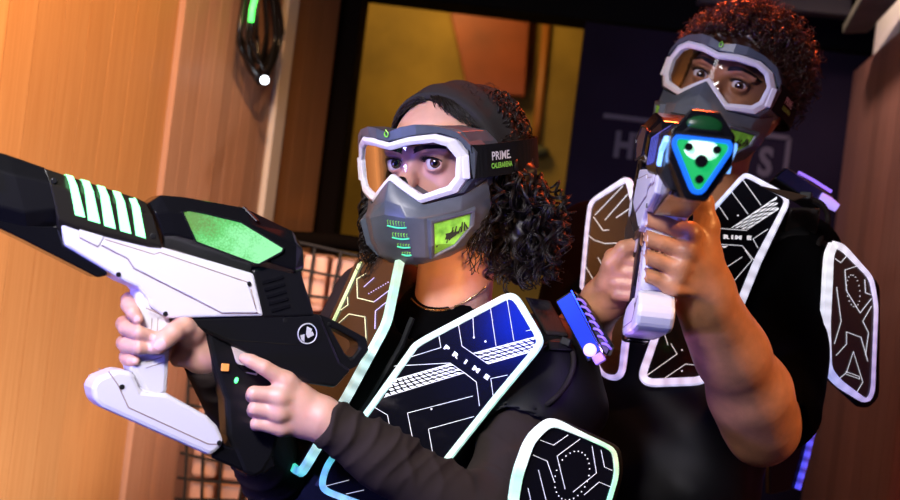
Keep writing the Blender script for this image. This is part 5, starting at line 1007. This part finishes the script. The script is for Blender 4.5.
# ================================================================== CAMERA AND LIGHT
cam = bpy.data.cameras.new('camera'); co = bpy.data.objects.new('camera', cam); COL.objects.link(co); SC.camera = co
cam.sensor_width = 36; cam.lens = FPX / 900 * 36; cam.clip_start = .05; cam.dof.use_dof = True; cam.dof.focus_distance = 1.55; cam.dof.aperture_fstop = 4.5
Rm = np.stack([RW[:, 0], RW[:, 2], -RW[:, 1]], 1); M = np.eye(4); M[:3, :3] = Rm; M[:3, 3] = CAMO; co.matrix_world = Matrix(M.tolist())
def lamp(name, kind, pos, target, energy, col, size=.3, angle=40, blend=.6):
    l = bpy.data.lights.new(name, kind); l.energy = energy; l.color = col
    if kind == 'AREA': l.size = size; l.spread = math.radians(angle * 2 if angle * 2 < 180 else 180)
    if kind == 'SPOT': l.spot_size = math.radians(angle); l.spot_blend = blend; l.shadow_soft_size = size
    if kind == 'POINT': l.shadow_soft_size = size
    o = bpy.data.objects.new(name, l); COL.objects.link(o); a = Vector(W(pos).tolist()); b = Vector(W(target).tolist()); o.location = a; o.rotation_euler = (b - a).to_track_quat('-Z', 'Y').to_euler(); return o
lamp('flash_softbox', 'AREA', (-.40, .40, .60), (-.16, 1.4, -.06), 4.6, (1, .94, .97), .22, 38)
o = lamp('tube_lamp', 'AREA', (-.60, .73, .86), (-.02, 1.55, .05), 4.6, (.97, .95, 1), .26, 80); o.data.shape = 'RECTANGLE'; o.data.size_y = .5
lamp('blue_side_spot', 'SPOT', (-1.05, .70, -.05), (-.15, 1.45, -.05), 55, (.20, .20, 1.0), .06, 55)
lamp('wall_warm_spot', 'SPOT', (-.20, 1.45, .85), (-.62, 2.2, .22), 75, (1, .55, .22), .05, 75, .9)
lamp('wall_low_spot', 'SPOT', (-.34, 1.6, -.75), (-.62, 2.15, -.15), 36, (1, .86, .76), .04, 75, .9)
lamp('warm_right_spot', 'SPOT', (1.15, 1.05, .65), (.35, 1.7, -.1), 60, (1, .45, .15), .06, 36)
lamp('white_hand_spot', 'SPOT', (-.15, .3, .55), (.28, 1.6, .09), 13, (1, .88, .86), .04, 17)
lamp('red_hair_spot', 'SPOT', (.55, 2.35, 1.0), (.44, 1.98, .32), 65, (1, .10, .02), .05, 60)
lamp('back_room_lamp', 'AREA', (-.1, 4.1, 1.1), (.05, 4.7, .35), 5.5, (1, .70, .25), .3, 90)
lamp('right_wall_lamp', 'SPOT', (.58, 2.35, .95), (.93, 2.7, .05), 30, (1, .70, .66), .05, 75)
lamp('barricade_fill_spot', 'SPOT', (-.10, .6, 1.05), P(328, 282, 2.42), 210, (1, .78, .68), .05, 11)  # unseen spot added to brighten the barricade pads
lamp('violet_fill_point', 'POINT', P(600, 345, 1.50), (0, 2, 0), .22, (.42, .22, 1), .012)  # point light added beside the shoulder sensor to tint the man's fist violet
lamp('neck_fill_spot', 'SPOT', (.22, .45, -.12), P(455, 262, 1.6), 60, (1, .45, .12), .03, 8)  # narrow unseen spot added to warm the woman's neck
X = pL.at(528, 318); v = -nrm(X); rfl = 2 * np.dot(pL.n, v) * pL.n - v; lamp('blue_mirror_light', 'AREA', X + rfl * 1.95, X, 1.3, (.0, .03, 1), .17, 60)  # unseen blue light added at the mirror angle so the chest panel reflects it
w = bpy.data.worlds.new('world'); SC.world = w; w.use_nodes = True; w.node_tree.nodes['Background'].inputs[0].default_value = (.02, .018, .03, 1); w.node_tree.nodes['Background'].inputs[1].default_value = .5
SC.view_settings.view_transform = 'Standard'; SC.view_settings.look = 'None'; SC.view_settings.gamma = 1; SC.view_settings.use_curve_mapping = False; SC.view_settings.exposure = 0
